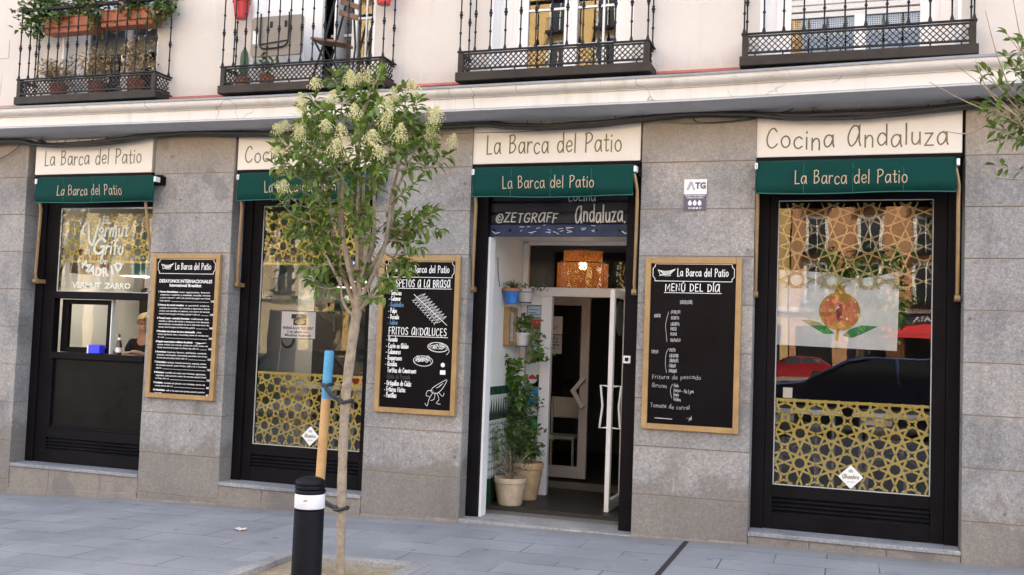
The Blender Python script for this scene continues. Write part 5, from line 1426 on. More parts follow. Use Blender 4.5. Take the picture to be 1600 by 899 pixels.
MB().lathe([(.052, YS - .002), (.052, YS)], (-3.06, 0, 1.23), 22, 'Y').build("disc", m_paper, t); b = MB(); b.poly_xz([(-3.06 + .043 * math.cos(a * math.pi / 12), 1.222 + .043 * math.sin(a * math.pi / 12)) for a in range(13)], YS - .0035, YS - .0021); b.build("print", m_red, t)
card("window_sticker", -3.14, -2.99, .97, 1.145, YS, m_cyan, "square blue sticker on the side pane beside the climber", "sticker", lines(m_pale, -3.11, -3.02, [1.02, 1.05], .012))
card("window_sticker", -3.09, -3.0, .85, .94, YS, m_paper, "small white sticker under the blue one beside the climber", "sticker")
t = thing("window_sticker", "round green sticker low on the side pane beside the climber", "sticker", (-3.04, YS, .70))
MB().lathe([(.06, YS - .002), (.06, YS)], (-3.04, 0, .77), 22, 'Y').build("disc", m_grn, t); MB().box(-3.07, -3.01, YS - .003, YS - .0021, .765, .777).build("print", m_paper, t)
def notice(t, y):
    b = MB()
    for k in range(9): b.box(-3.36, -3.36 + random.uniform(.18, .27), y, y + .0006, 1.80 - k * .022, 1.806 - k * .022)
    b.build("print", m_black, t)
card("door_notice", -3.40, -3.06, 1.70, 1.90, 2.285, m_paper, "upper pale notice taped inside the inner door glass", "notice", notice)
def notice2(t, y):
    b = MB()
    for k, s in enumerate(("PROHIBIDO EL", "PASO A TODA", "PERSONA AJENA", "AL LOCAL")): typeset(b, s, -3.20, 1.64 - k * .036, .030, y, .0008, None, 'CENTER')
    b.build("print", m_black, t)
card("door_notice", -3.40, -3.06, 1.48, 1.69, 2.285, mat("grey_paper", (.45, .45, .43), .7), "lower grey notice with bold lines inside the inner door glass", "notice", notice2)
t = thing("door_sticker", "round red and white OPEN disc on the swung out door glass", "sticker", (-2.088, .9, 1.7))
b = MB(); b.lathe([(.17, 0), (.17, .002)], (0, 0, 0), 30); b.v = [(-2.0965 + z, .90 + x, 1.86 + y) for x, y, z in b.v]; b.build("disc", m_paper, t)
b = MB()
for k, c in enumerate("OPEN"):
    q = MB(); typeset(q, c, 0, -.02, .07, 0, .002, None, 'CENTER'); a = math.pi / 2 - (k - 1.5) * .5
    b.add([(-2.0980, .90 - (.13 * math.cos(a) + x * math.sin(a) + z * math.cos(a)), 1.86 + .13 * math.sin(a) - x * math.cos(a) + z * math.sin(a)) for x, y, z in q.v], q.f)
b.build("print", m_red, t)
# diamond beer stickers
def diamond(cx, cz, r_, lab):
    t = thing("diamond_sticker", lab, "sticker", (cx, .02, cz - r_), "diamond stickers on the windows")
    MB().poly_xz([(cx, cz - r_), (cx + r_, cz), (cx, cz + r_), (cx - r_, cz)], .0262, .0282).build("sheet", m_cap, t)
    b = MB(); write(b, "Alhambra", cx - r_ * .66, cz - .014, .034, .0045, .0258, width=r_ * 1.32); b.build("print", mat("gold_print", (.16, .15, .05), .5), t)
    b = MB(); b.poly_xz([(cx - .018, cz + .035), (cx + .018, cz + .035), (cx + .018, cz + .05), (cx, cz + .065), (cx - .018, cz + .05)], .0255, .0261); write(b, "cerveza", cx - .028, cz - .045, .014, .002, .0258, width=.056); b.build("emblem", mat("pale_print", (.35, .38, .34), .5), t)
diamond(.035, .607, .097, "white diamond sticker low on the window with the flag"); diamond(-4.915, .615, .095, "white diamond sticker low on the window behind the tree trunk")
t = thing("window_sticker", "small blue access sticker on the pane behind the tree", "sticker", (-4.53, .02, 2.22))
MB().box(-4.56, -4.50, .0262, .0282, 2.215, 2.325).build("sheet", m_blueink, t); b = MB(); b.lathe([(.012, .0255), (.012, .026)], (-4.53, 0, 2.30), 10, 'Y'); ribbon(b, [(-4.53, 2.285), (-4.53, 2.255), (-4.512, 2.25), (-4.505, 2.23)], .007, .0256); ribbon(b, [(-4.54, 2.27), (-4.548, 2.245), (-4.53, 2.23), (-4.517, 2.24)], .006, .0254); b.build("print", m_cap, t)
t = thing("price_ticket", "small white ticket standing above the lattice of the flag window", "ticket", (-.475, .1, 1.21))
MB().box(-.51, -.435, .075, .08, 1.215, 1.30).build("sheet", m_cap, t)
# the potato notice on its strings
t = thing("hanging_notice", "white printed notice with a plate photo hanging inside the middle window", "notice", (-5.12, .06, 1.54))
MB().box(-5.325, -4.925, .062, .068, 1.545, 1.825).build("backing", mat("navy_card", (.03, .04, .08), .5), t)
MB().box(-5.315, -4.935, .0595, .0618, 1.555, 1.815).build("sheet", mat("blue_white_paper", (.84, .86, .92), .6), t)
b = MB(); typeset(b, 'PAPAS A LO "AYUSO"', -5.125, 1.642, .034, .0588, .0016, .335, 'CENTER'); typeset(b, "( un plato con", -5.125, 1.606, .034, .0588, .0012, .235, 'CENTER'); typeset(b, "Muchos huevos)", -5.125, 1.572, .034, .0588, .0012, .29, 'CENTER')
b.build("print", m_blueink, t)
b = MB(); b.box(-5.205, -5.035, .0585, .0594, 1.745, 1.79); b.box(-5.18, -5.035, .0585, .0594, 1.683, 1.742); b.build("photo", m_black, t)
b = MB(); b.lathe([(.030, .0575), (.030, .0583)], (0, 0, 0), 14, 'Y'); b.v = [(-5.12 + x * 1.1, y, 1.768 + z * .5) for x, y, z in b.v]; k = MB().lathe([(.04, .0575), (.04, .0583)], (0, 0, 0), 14, 'Y'); b.add([(-5.108 + x * 1.4, y, 1.715 + z * .62) for x, y, z in k.v], k.f); b.build("plate_photo", mat("food_print", (.50, .44, .26), .6, noise=(60, .4)), t)
b = MB(); b.tube([(-5.31, .066, 1.545), (-5.335, .066, 1.22)], .003, 5); b.tube([(-5.12, .066, 1.545), (-5.135, .066, 1.19)], .003, 5); b.build("support_stick", mat("pale_stick", (.55, .5, .36), .6), t)

# vermouth lettering on the hatch glass
m_verm = mat("cream_window_paint", (.62, .64, .55), .6)
b = MB(); Yv = .0255
typeset(b, "EL", -7.47, 2.69, .115, Yv, .004, .115, 'CENTER')
ribbon(b, cr_smooth([(-7.755, 2.575), (-7.785, 2.60), (-7.765, 2.67), (-7.72, 2.70), (-7.70, 2.63), (-7.69, 2.52), (-7.645, 2.465), (-7.605, 2.58), (-7.56, 2.735)]), .030, Yv)
write(b, "ermut", -7.572, 2.555, .155, .020, Yv - .0014, width=.40, slant=.12, jit=0)
write(b, "de", -7.735, 2.372, .07, .011, Yv, width=.075, jit=0)
ribbon(b, cr_smooth([(-7.475, 2.50), (-7.53, 2.535), (-7.60, 2.47), (-7.61, 2.40), (-7.55, 2.37), (-7.50, 2.41), (-7.49, 2.445), (-7.53, 2.445)]), .028, Yv - .0002); ribbon(b, cr_smooth([(-7.495, 2.43), (-7.505, 2.34), (-7.52, 2.32)]), .024, Yv - .0018)
write(b, "rifo", -7.475, 2.365, .155, .020, Yv - .0014, width=.255, slant=.1, jit=0)
write(b, "De", -7.525, 2.262, .065, .011, Yv, width=.085, jit=0)
cx, cz, rr_ = -7.495, 2.545, .415
for k, c in enumerate("MADRID"):
    a = -math.pi / 2 + (k - 2.5) * .24
    typeset(b, c, cx + rr_ * math.cos(a), cz + rr_ * math.sin(a), .128, Yv - .0004 * k, .006, None if c != 'M' else .095, 'CENTER', 1, a + math.pi / 2)
for x, z in ((-7.76, 2.262), (-7.235, 2.262)): b.lathe([(.012, Yv - .0005), (.012, Yv)], (x, 0, z), 10, 'Y')
typeset(b, "VERMUT  ZARRO", -7.50, 2.003, .084, Yv, .003, .76, 'CENTER')
tag(b.build("window_lettering", m_verm, loc=(-7.42, .025, 2.0)), "cream painted vermouth lettering on the glass above the hatch", "lettering")
# ------------------------------------------------------------------ things on the balconies
m_terrabox = mat("terracotta_plastic", (.36, .115, .055), .6, noise=(8, .12))
m_leafr = leaf_mat("geranium_leaf", (.03, .075, .012), (.11, .19, .03), 10)
m_leafred = leaf_mat("reddish_leaf", (.16, .07, .05), (.30, .14, .09), 20)
m_dry = leaf_mat("dry_leaf", (.24, .17, .075), (.48, .36, .19), 22, .7)
m_redpot = mat("red_plastic_pot", (.50, .018, .022), .35)
for x0, x1, z, lab, sd_ in ((-7.99, -7.36, 4.62, "left terracotta trough of trailing greenery on the left balcony rail", 1), (-7.27, -6.64, 4.64, "right terracotta trough of trailing greenery on the left balcony rail", 2)):
    t = thing("flower_trough", lab, "flower box", ((x0 + x1) / 2, -.40, z), "troughs on the left balcony")
    b = MB(); b.prism([(-.455, z), (-.475, z + .15), (-.29, z + .15), (-.31, z)], x0, x1); b.box(x0 - .006, x1 + .006, -.482, -.283, z + .15, z + .168)
    b.build("trough", m_terrabox, t, bevel=.006)
    hk = MB(); hk.tube([(x0, -.476, z + .05), (x1, -.476, z + .05)], .004, 5); hk.build("wire_holder", m_iron, t)
    r = random.Random(sd_); pts = []
    for k in range(26):
        x = r.uniform(x0 - .16 * (sd_ == 1) - .05, x1 + .12); pts.append((x, r.uniform(-.56, -.34), z + .16 + r.uniform(.0, .30)))
    if sd_ == 1: pts += [(x0 - .16, -.5, z + .16), (x0 - .2, -.5, z + .10), (x0 - .13, -.48, z + .06), (x0 - .10, -.5, z + .12), (x0 - .23, -.5, z + .25), (x0 - .07, -.48, z), (x1 + .04, -.45, z + .08)]
    else: pts += [(x1 + .08, -.48, z + .1), (x1 + .05, -.48, z + .04), (x1 + .14, -.46, z + .14)]
    bush(t, m_leafr, pts, .06, .045, 30, .055, sd_ + 50)
    bush(t, m_leafred, [(p[0], p[1] - .04, p[2] + .02) for p in pts[::3]], .05, .035, 6, .06, sd_ + 60, name="red_foliage")
def dry_plant(x, w_, h, lab, sd_):
    t = thing("dry_plant", lab, "potted plant", (x, -.38, 3.96), "dried plants on the left balcony")
    b = MB(); b.lathe([(.07, 3.96), (.09, 4.08), (.095, 4.09), (.08, 4.085)], (x, -.385, 0), 14); b.build("pot", m_terrabox, t, smooth=True)
    r = random.Random(sd_); st = []; pts = []
    for k in range(20):
        e = (x + r.uniform(-w_, w_), -.385 + r.uniform(-.08, .08), 4.08 + r.uniform(.3, 1) * h)
        st.append([(x, -.385, 4.06), (x + (e[0] - x) * .4, -.385, 4.06 + (e[2] - 4.06) * .55), e]); pts += [e, tuple(Vector(st[-1][1]).lerp(Vector(e), .6))]
    bush(t, m_dry, pts, .036, .022, 15, .034, sd_, st)
dry_plant(-7.83, .20, .30, "dried tan plant at the left end of the left balcony", 71)
dry_plant(-7.33, .17, .34, "dried tan plant in the middle of the left balcony", 72)
dry_plant(-6.86, .19, .42, "dried tan plant at the right end of the left balcony", 73)
for x, z, lab in ((-5.645, 4.635, "red pot hung on the left end of the balcony with the folding table"), (-4.115, 4.66, "red pot hung on the right end of the balcony with the folding chair")):
    t = thing("hanging_pot", lab, "flower pot", (x, -.42, z), "red pots on the second balcony")
    b = MB(); b.lathe([(.060, z), (.083, z + .15), (.09, z + .152), (.09, z + .175), (.075, z + .17)], (x, -.40, 0), 18); b.build("pot", m_redpot, t, smooth=True)
    bush(t, m_leafr, [(x, -.4, z + .2), (x + .04, -.42, z + .22), (x - .03, -.4, z + .24)], .06, .03, 16, .04, int(x * -10))
t = thing("cactus", "green columnar cactus on the second balcony floor", "cactus", (-5.61, -.36, 3.96))
MB().lathe([(.055, 3.96), (.07, 4.06), (.06, 4.06)], (-5.61, -.36, 0), 14).build("pot", m_terrabox, t, smooth=True)
b = MB(); v = []
n = 28
for i, (q, z) in enumerate(((.030, 4.05), (.036, 4.12), (.037, 4.24), (.032, 4.30), (.016, 4.34), (.002, 4.345))):
    for k in range(n): a = 2 * math.pi * k / n; rr_ = q * (1 + .14 * math.cos(a * 7)); v.append((-5.61 + rr_ * math.cos(a), -.36 + rr_ * math.sin(a), z))
b.add(v, [(i * n + k, i * n + (k + 1) % n, (i + 1) * n + (k + 1) % n, (i + 1) * n + k) for i in range(5) for k in range(n)]); b.build("stem", mat("cactus_green", (.05, .11, .05), .6, noise=(20, .2)), t, smooth=True)
# folded table hung inside the railing
t = thing("folding_table", "folded taupe camping table leaning inside the second balcony railing", "folding table", (-5.23, -.40, 4.22))
b = MB(); r_ = .04; x0, x1, z0, z1 = -5.525, -4.955, 4.245, 4.635
pl = []
for cx, cz, a0 in ((x1 - r_, z1 - r_, 0), (x0 + r_, z1 - r_, 90), (x0 + r_, z0 + r_, 180), (x1 - r_, z0 + r_, 270)):
    for k in range(5): a = R(a0 + k * 22.5); pl.append((cx + r_ * math.cos(a), cz + r_ * math.sin(a)))
b.poly_xz(pl, -.40, -.375); b.build("tabletop", mat("taupe_plastic", (.25, .215, .175), .55), t, bevel=.006)
b = MB(); b.tube(cr3([(-5.41, -.415, 4.66), (-5.41, -.415, 4.40), (-5.40, -.415, 4.33), (-5.33, -.415, 4.315), (-5.17, -.415, 4.325), (-5.11, -.415, 4.36), (-5.10, -.415, 4.45), (-5.10, -.415, 4.66)], 5), .008, 6); b.tube([(-5.40, -.415, 4.36), (-5.11, -.415, 4.385)], .006, 5)
b.build("leg_frame", m_iron, t, smooth=True)
b = MB(); b.box(-5.50, -5.44, -.405, -.4, 4.37, 4.50); b.build("price_label", m_cap, t)
for x in (-5.30, -5.14): MB().box(x - .012, x + .012, -.408, -.4, 4.52, 4.58).build("latch", m_iron, t)
t = thing("potted_plant", "small dark leafy plant under the folded balcony table", "potted plant", (-5.35, -.36, 3.96))
MB().lathe([(.06, 3.96), (.075, 4.07), (.06, 4.07)], (-5.35, -.36, 0), 14).build("pot", m_terrabox, t, smooth=True); bush(t, m_leafd, [(-5.37, -.37, 4.17), (-5.3, -.37, 4.19), (-5.4, -.37, 4.22), (-5.33, -.37, 4.13)], .07, .04, 12, .035, 77)
# folding chair
m_chair = mat("brown_slat_wood", (.16, .085, .04), .55, noise=(9, .25))
t = thing("folding_chair", "brown wooden folding chair standing sideways on the second balcony", "chair", (-4.62, -.36, 3.96))
b = MB(); b.obox((-4.66, -.36, 4.345), (.175, 0, -.03), (0, .10, 0), (0, 0, .012)); b.build("seat", m_chair, t, bevel=.004)
for k, (z, x) in enumerate(((4.70, -4.485), (4.60, -4.495))): MB().obox((x, -.36, z), (.10, 0, -.035), (0, .012, 0), (0, .003, .026)).build("back_slat", m_chair, t, bevel=.004)
for y in (-.46, -.26):
    MB().tube([(-4.57, y, 4.80), (-4.68, y, 4.33), (-4.80, y, 3.965)], .011, 6).build("leg", m_iron, t); MB().tube([(-4.80, y, 4.36), (-4.55, y, 3.965)], .011, 6).build("leg", m_iron, t)
MB().tube([(-4.46, -.36, 4.78), (-4.42, -.34, 4.3), (-4.45, -.34, 3.965)], .010, 6).build("stretcher", m_iron, t)

# ------------------------------------------------------------------ inside
m_lampgreen = mat("green_lamp_enamel", (.012, .08, .06), .3)
m_lampin = mat("lamp_inside", (.8, .8, .72), .5, emit=((1, .93, .8), .35))
def point(loc, e, c, r_=.05):
    d = bpy.data.lights.new("lamp_or_fill_light", 'POINT'); d.energy = e; d.color = c; d.shadow_soft_size = r_
    o = bpy.data.objects.new("lamp_or_fill_light", d); COL.objects.link(o); return o
def dome_lamp(c, r_, lab, e=9):
    t = thing("dome_lamp", lab, "pendant lamp", c, "green dome lamps inside")
    b = MB(); b.lathe([(r_, c[2]), (r_ * .97, c[2] + r_ * .25), (r_ * .78, c[2] + r_ * .55), (r_ * .45, c[2] + r_ * .75), (.03, c[2] + r_ * .82), (.03, c[2] + r_ * .95)], (c[0], c[1], 0), 24); b.f.pop(-2)
    b.build("shade", m_lampgreen, t, smooth=True)
    b = MB(); b.lathe([(r_ * .96, c[2] + .004), (.02, c[2] + .02)], (c[0], c[1], 0), 24); b.build("diffuser", m_lampin, t)
    MB().tube([(c[0], c[1], c[2] + r_ * .9), (c[0], c[1], 3.25)], .006, 5).build("cord", m_cable, t)
    l = point(None, e, (1, .88, .7)); l.parent = t; l.location = (0, 0, -.08)
dome_lamp((-8.22, 1.55, 2.225), .27, "green dome lamp with a lit rim above the serving hatch room", 2.5)
dome_lamp((-5.05, 1.5, 2.20), .26, "green dome lamp glowing behind the tree trunk in the middle window", 1.5)
dome_lamp((-5.95, 2.7, 2.20), .22, "flat green lamp with a thin lit rim left of the tree in the middle window", 1.2)
# bamboo pendant in the doorway
m_bamboo = bpy.data.materials.new("woven_bamboo"); m_bamboo.use_nodes = True
_L = m_bamboo.node_tree.links; _b = m_bamboo.node_tree.nodes["Principled BSDF"]
_tc = N(m_bamboo, "ShaderNodeTexCoord"); _sx = N(m_bamboo, "ShaderNodeSeparateXYZ"); _L.new(_tc.outputs["Object"], _sx.inputs[0])
_an = math_n(m_bamboo, 'MULTIPLY', math_n(m_bamboo, 'ARCTAN2', _sx.outputs[1], _sx.outputs[0]), 8.0)
def _tri(s): 
    f = math_n(m_bamboo, 'FRACT', math_n(m_bamboo, 'ADD', math_n(m_bamboo, 'ADD', _an, math_n(m_bamboo, 'MULTIPLY', _sx.outputs[2], 28 * s)), 100.0))
    return math_n(m_bamboo, 'ABSOLUTE', math_n(m_bamboo, 'SUBTRACT', f, .5))
_w = math_n(m_bamboo, 'MAXIMUM', math_n(m_bamboo, 'GREATER_THAN', _tri(1), .27), math_n(m_bamboo, 'GREATER_THAN', _tri(-1), .27))
_nz = noise_n(m_bamboo, _tc.outputs["Object"], 45, 3, .7)
_L.new(ramp(m_bamboo, _nz, [(.35, (.16, .055, .02)), (.65, (.5, .22, .07))]), _b.inputs["Base Color"]); _b.inputs["Roughness"].default_value = .6
_tl = N(m_bamboo, "ShaderNodeBsdfTranslucent"); _L.new(ramp(m_bamboo, _nz, [(.35, (.30, .09, .02)), (.65, (.8, .32, .09))]), _tl.inputs[0])
_m1 = N(m_bamboo, "ShaderNodeMixShader"); _m1.inputs[0].default_value = .5; _L.new(_b.outputs[0], _m1.inputs[1]); _L.new(_tl.outputs[0], _m1.inputs[2])
_tr = N(m_bamboo, "ShaderNodeBsdfTransparent"); _m2 = N(m_bamboo, "ShaderNodeMixShader"); _L.new(_w, _m2.inputs[0]); _L.new(_tr.outputs[0], _m2.inputs[1]); _L.new(_m1.outputs[0], _m2.inputs[2])
_L.new(_m2.outputs[0], m_bamboo.node_tree.nodes["Material Output"].inputs[0])
lc = (-2.67, 1.62)
t = thing("bamboo_lamp", "two tier woven bamboo pendant lamp with a lit bulb over the door", "pendant lamp", (lc[0], lc[1], 2.10))
def cyl(r_, z0, z1): 
    b = MB(); b.lathe([(r_, z0), (r_ * 1.01, (z0 + z1) / 2), (r_, z1)], (lc[0], lc[1], 0), 40); b.f = b.f[:-2]; b.mi = b.mi[:-2]; return b
cyl(.205, 2.45, 2.575).build("shade", m_bamboo, t, smooth=True); cyl(.268, 2.10, 2.445).build("shade", m_bamboo, t, smooth=True)
b = MB()
for z, r_ in ((2.10, .27), (2.447, .27), (2.45, .207), (2.577, .207)): b.tube([(lc[0] + r_ * math.cos(a * math.pi / 16), lc[1] + r_ * math.sin(a * math.pi / 16), z) for a in range(33)], .006, 5)
for a in range(4): b.tube([(lc[0], lc[1], 2.57), (lc[0] + .205 * math.cos(a * 1.57), lc[1] + .205 * math.sin(a * 1.57), 2.575)], .003, 4)
b.build("rim", m_chair, t, smooth=True)
MB().tube([(lc[0], lc[1], 2.50), (lc[0], lc[1], 3.25)], .007, 6).build("cord", m_cable, t)
MB().lathe([(.018, 2.47), (.02, 2.52), (.01, 2.53)], (lc[0], lc[1], 0), 12).build("socket", m_frame, t)
MB().sphere((lc[0], lc[1], 2.425), .045, 16).build("bulb", mat("lit_bulb", (1, .9, .7), .3, emit=((1, .74, .42), 2.2)), t, smooth=True)
l = point(None, .32, (1, .72, .45), .05); l.parent = t; l.location = (0, 0, .325 - .08)
t = thing("wall_lamp", "small lit bare bulb far inside right of the bamboo lamp", "lamp", (-2.50, 3.6, 2.30))
MB().sphere((-2.50, 3.6, 2.36), .03, 12).build("bulb", mat("small_bulb", (1, .85, .6), .3, emit=((1, .75, .45), 2)), t, smooth=True); MB().tube([(-2.50, 3.6, 2.39), (-2.5, 3.6, 3.25)], .005, 5).build("cord", m_cable, t)

# flag in the right window
m_flag = mat("pale_blue_flag", (.78, .86, .97), .8, noise=(3, .01), trans=.1)
def fy(x, z): return .085 + .014 * math.sin(x * 9 + z * 4) + .009 * math.sin(x * 21 - z * 11) + .005 * math.sin(z * 29 + x * 6) + .004 * abs(math.sin(x * 5.2 + z * 7))
t = thing("hanging_flag", "pale blue flag with a painted pomegranate hung inside the right window", "flag", (-.09, .12, 1.64))
def flag_patch(poly_fn, nx, nz, name, m, off):
    b = MB(); v = []
    for j in range(nz + 1):
        for i in range(nx + 1):
            x, z = poly_fn(i / nx, j / nz); v.append((x, fy(x, z) - off, z))
    b.add(v, [(j * (nx + 1) + i, j * (nx + 1) + i + 1, (j + 1) * (nx + 1) + i + 1, (j + 1) * (nx + 1) + i) for j in range(nz) for i in range(nx)])
    return b.build(name, m, t, smooth=True)
def ftop(u): return 2.285 - .05 * math.sin(u * math.pi) ** 1.0 * (1 if u > .45 else .35) - .022 * (u > .45) * math.sin((u - .45) / .55 * math.pi)
flag_patch(lambda u, w_: (-.562 + u * .945 - .012 * (1 - w_), 1.655 - .02 * u + (ftop(u) - 1.655 + .02 * u) * w_), 40, 24, "cloth", m_flag, 0)
b = MB()
def fpoly(mb, pts, off=.002):
    n = len(pts); c = (sum(p[0] for p in pts) / n, sum(p[1] for p in pts) / n)
    v = [(c[0], fy(*c) - off, c[1])]
    q = []
    for i in range(n):
        a, b_ = pts[i], pts[(i + 1) % n]
        for k in range(4): q.append((a[0] + (b_[0] - a[0]) * k / 4, a[1] + (b_[1] - a[1]) * k / 4))
    rings = [q, [((p[0] + c[0]) / 2, (p[1] + c[1]) / 2) for p in q]]
    v += [(x, fy(x, z) - off, z) for x, z in rings[0]] + [(x, fy(x, z) - off, z) for x, z in rings[1]]
    m_ = len(q)
    mb.add(v, [(1 + i, 1 + (i + 1) % m_, 1 + m_ + (i + 1) % m_, 1 + m_ + i) for i in range(m_)] + [(0, 1 + m_ + i, 1 + m_ + (i + 1) % m_) for i in range(m_)])
CX, CZ = -.075, 1.945
fpoly(b, ellipse(CX, CZ, .162, .160, 0, 28)[:-1]); fpoly(b, [(CX - .042, CZ + .13), (CX - .035, CZ + .185), (CX - .060, CZ + .225), (CX - .02, CZ + .21), (CX, CZ + .235), (CX + .02, CZ + .21), (CX + .055, CZ + .225), (CX + .035, CZ + .185), (CX + .05, CZ + .13)], .0024)
fpoly(b, [(CX - .028, CZ - .05), (CX - .026, CZ - .245), (CX - .005, CZ - .245), (CX + .0, CZ - .05)], .0026)
b.build("fruit_outline", mat("ochre_print", (.42, .26, .05), .8), t)
b = MB(); fpoly(b, ellipse(CX - .045, CZ - .005, .095, .125, .1, 20)[:-1], .004); fpoly(b, ellipse(CX + .075, CZ - .01, .075, .115, -.15, 20)[:-1], .004); b.build("fruit_skin", mat("coral_print", (.55, .15, .09), .8, noise=(9, .35)), t)
b = MB(); fpoly(b, [(CX - .01, CZ + .105), (CX - .032, CZ + .03), (CX - .02, CZ - .06), (CX + .005, CZ - .09), (CX + .018, CZ - .03), (CX + .02, CZ + .05)], .006); b.build("seeds", mat("crimson_print", (.22, .01, .05), .8, noise=(60, .4)), t)
b = MB(); fpoly(b, ellipse(CX + .01, CZ - .115, .085, .035, .05, 16)[:-1], .0055); b.build("fruit_base", mat("amber_print", (.60, .30, .08), .8), t)
b = MB(); fpoly(b, [(CX - .30, CZ - .075), (CX - .19, CZ - .085), (CX - .09, CZ - .13), (CX - .04, CZ - .185), (CX - .12, CZ - .19), (CX - .20, CZ - .14)], .003); fpoly(b, [(CX + .30, CZ - .115), (CX + .17, CZ - .11), (CX + .08, CZ - .145), (CX + .03, CZ - .20), (CX + .10, CZ - .215), (CX + .18, CZ - .18)], .003)
b.build("flag_leaves", mat("green_flag_print", (.035, .25, .10), .8), t)

# tables, stools
m_top = mat("white_tabletop", (.74, .75, .76), .4); m_steel = mat("pale_steel", (.30, .30, .31), .4, metal=.3)
def high_table(c, w_, d_, lab):
    t = thing("high_table", lab, "table", c, "white high tables behind the lattice")
    MB().box(c[0] - w_, c[0] + w_, c[1] - d_, c[1] + d_, 1.04, 1.085).build("tabletop", m_top, t, bevel=.006)
    MB().box(c[0] - w_ * .75, c[0] - w_ * .1, c[1] - d_ * .8, c[1] + d_ * .8, .95, 1.04).build("drawer", m_whitepot, t, bevel=.004)
    for sx_ in (-1, 1):
        for sy in (-1, 1): MB().tube([(c[0] + sx_ * w_ * .82, c[1] + sy * d_ * .8, 1.04), (c[0] + sx_ * w_ * .82, c[1] + sy * d_ * .8, c[2])], .017, 8).build("leg", m_steel, t)
    b = MB()
    for sg in (-1, 1): b.tube([(c[0] - sg * w_ * .8, c[1] - d_ * .8, .98), (c[0] + sg * w_ * .8, c[1] - d_ * .8, .55)], .012, 6)
    b.build("brace", m_steel, t)
    return t
high_table((-.42, 1.15, .06), .37, .3, "white high table behind the left half of the flag window lattice"); high_table((.42, 1.15, .06), .37, .3, "white high table behind the right half of the flag window lattice")
high_table((-5.25, .75, .06), .36, .22, "white high table behind the left half of the middle window lattice"); high_table((-4.45, .75, .06), .36, .22, "white high table behind the right half of the middle window lattice")
m_seatg = mat("grey_seat", (.08, .08, .085), .5)
def stool(c, lab):
    t = thing("bar_stool", lab, "stool", c, "stools behind the lattice")
    MB().box(c[0] - .17, c[0] + .17, c[1] - .16, c[1] + .16, .70, .74).build("seat", m_seatg, t, bevel=.012)
    MB().box(c[0] - .17, c[0] + .17, c[1] + .14, c[1] + .17, .84, .98).build("backrest", m_seatg, t, bevel=.01)
    for sx_ in (-1, 1):
        for sy in (-1, 1): MB().tube([(c[0] + sx_ * .14, c[1] + sy * .13, .84 if sy > 0 else .70), (c[0] + sx_ * .18, c[1] + sy * .17, c[2])], .013, 6).build("leg", m_steel, t)
    b = MB(); b.box(c[0] - .17, c[0] + .17, c[1] - .165, c[1] - .145, .30, .32); b.build("footrest", m_steel, t)
stool((-.40, .62, .06), "grey stool at the left white table of the flag window"); stool((.32, .62, .06), "grey stool at the right white table of the flag window")
t = thing("side_chair", "cream wooden chair seen through the inner door", "chair", (-3.22, 3.0, .06))
MB().box(-3.42, -3.02, 2.8, 3.2, .47, .51).build("seat", m_beige, t, bevel=.01); MB().box(-3.42, -3.02, 3.17, 3.2, .70, .95).build("backrest", m_beige, t, bevel=.01)
for sx_ in (-.18, .18):
    for y in (2.83, 3.17): MB().tube([(-3.22 + sx_, y, .06), (-3.22 + sx_, y, .47 if y < 3 else .95)], .016, 6).build("leg", m_beige, t)
# dark bar with bottles
t = thing("bar_shelf", "dark wooden bar shelving stacked with bottles behind the middle window", "shelf", (-4.9, 3.6, .06))
m_shelf = mat("dark_bar_wood", (.045, .03, .02), .5, noise=(5, .3))
b = MB(); b.box(-6.2, -3.6, 3.75, 3.8, .06, 2.6); b.build("back_panel", m_shelf, t)
for z in (1.1, 1.42, 1.74): MB().box(-6.2, -3.6, 3.5, 3.75, z, z + .03).build("shelf_board", m_shelf, t)
MB().box(-6.2, -3.6, 3.0, 3.4, .06, 1.05).build("counter", m_shelf, t)
BOT = [mat("amber_bottle", (.45, .13, .02), .12, emit=None), mat("green_bottle", (.02, .07, .03), .12), mat("clear_bottle", (.42, .42, .40), .1), mat("brown_bottle", (.07, .03, .012), .12), mat("red_bottle", (.35, .03, .02), .15)]
def bottle_mesh(m): 
    o = MB().lathe([(.034, 0), (.036, .01), (.036, .17), (.026, .205), (.013, .23), (.013, .285), (.015, .29), (.004, .30)], (0, 0, 0), 12).build("bottle", m, smooth=True); d = o.data; bpy.data.objects.remove(o); return d
BM = [bottle_mesh(m) for m in BOT]; r = random.Random(8)
nm = ["amber", "green", "clear", "brown", "red"]
for z in (1.13, 1.45, 1.77):
    for k in range(15):
        q = r.choice([0, 0, 1, 2, 3, 4]); o = bpy.data.objects.new("bottle", BM[q]); COL.objects.link(o); o.location = (-5.75 + k * .145 + r.uniform(-.02, .02), 3.6 + r.uniform(-.04, .04), z); s_ = r.uniform(.85, 1.08); o.scale = (1, 1, s_)
        tag(o, "%s glass bottle on the %s shelf of the dark bar" % (nm[q], {1.13: "lowest", 1.45: "middle", 1.77: "top"}[z]), "bottle", "%s bottles on the %s bar shelf" % (nm[q], {1.13: "lowest", 1.45: "middle", 1.77: "top"}[z]))
t = thing("bar_canopy", "dark green cloth canopy above the bar in the middle window", "canopy", (-4.9, 2.4, 1.98))
b = MB(); b.prism([(2.2, 1.98), (2.9, 2.16), (2.9, 2.12), (2.24, 1.96)], -6.0, -3.7); b.box(-6.0, -3.7, 2.19, 2.2, 1.86, 1.985); b.build("cloth", m_canvas, t)
l = point((0, 0, 0), 2, (1, .7, .42), .1); l.parent = t; l.location = (-.2, .9, -.1)  # bare point light between canopy and bottles, no lamp body
t = thing("wall_plate", "green rimmed oval plate hung on the white column in the middle window", "plate", (-5.86, .99, 1.5))
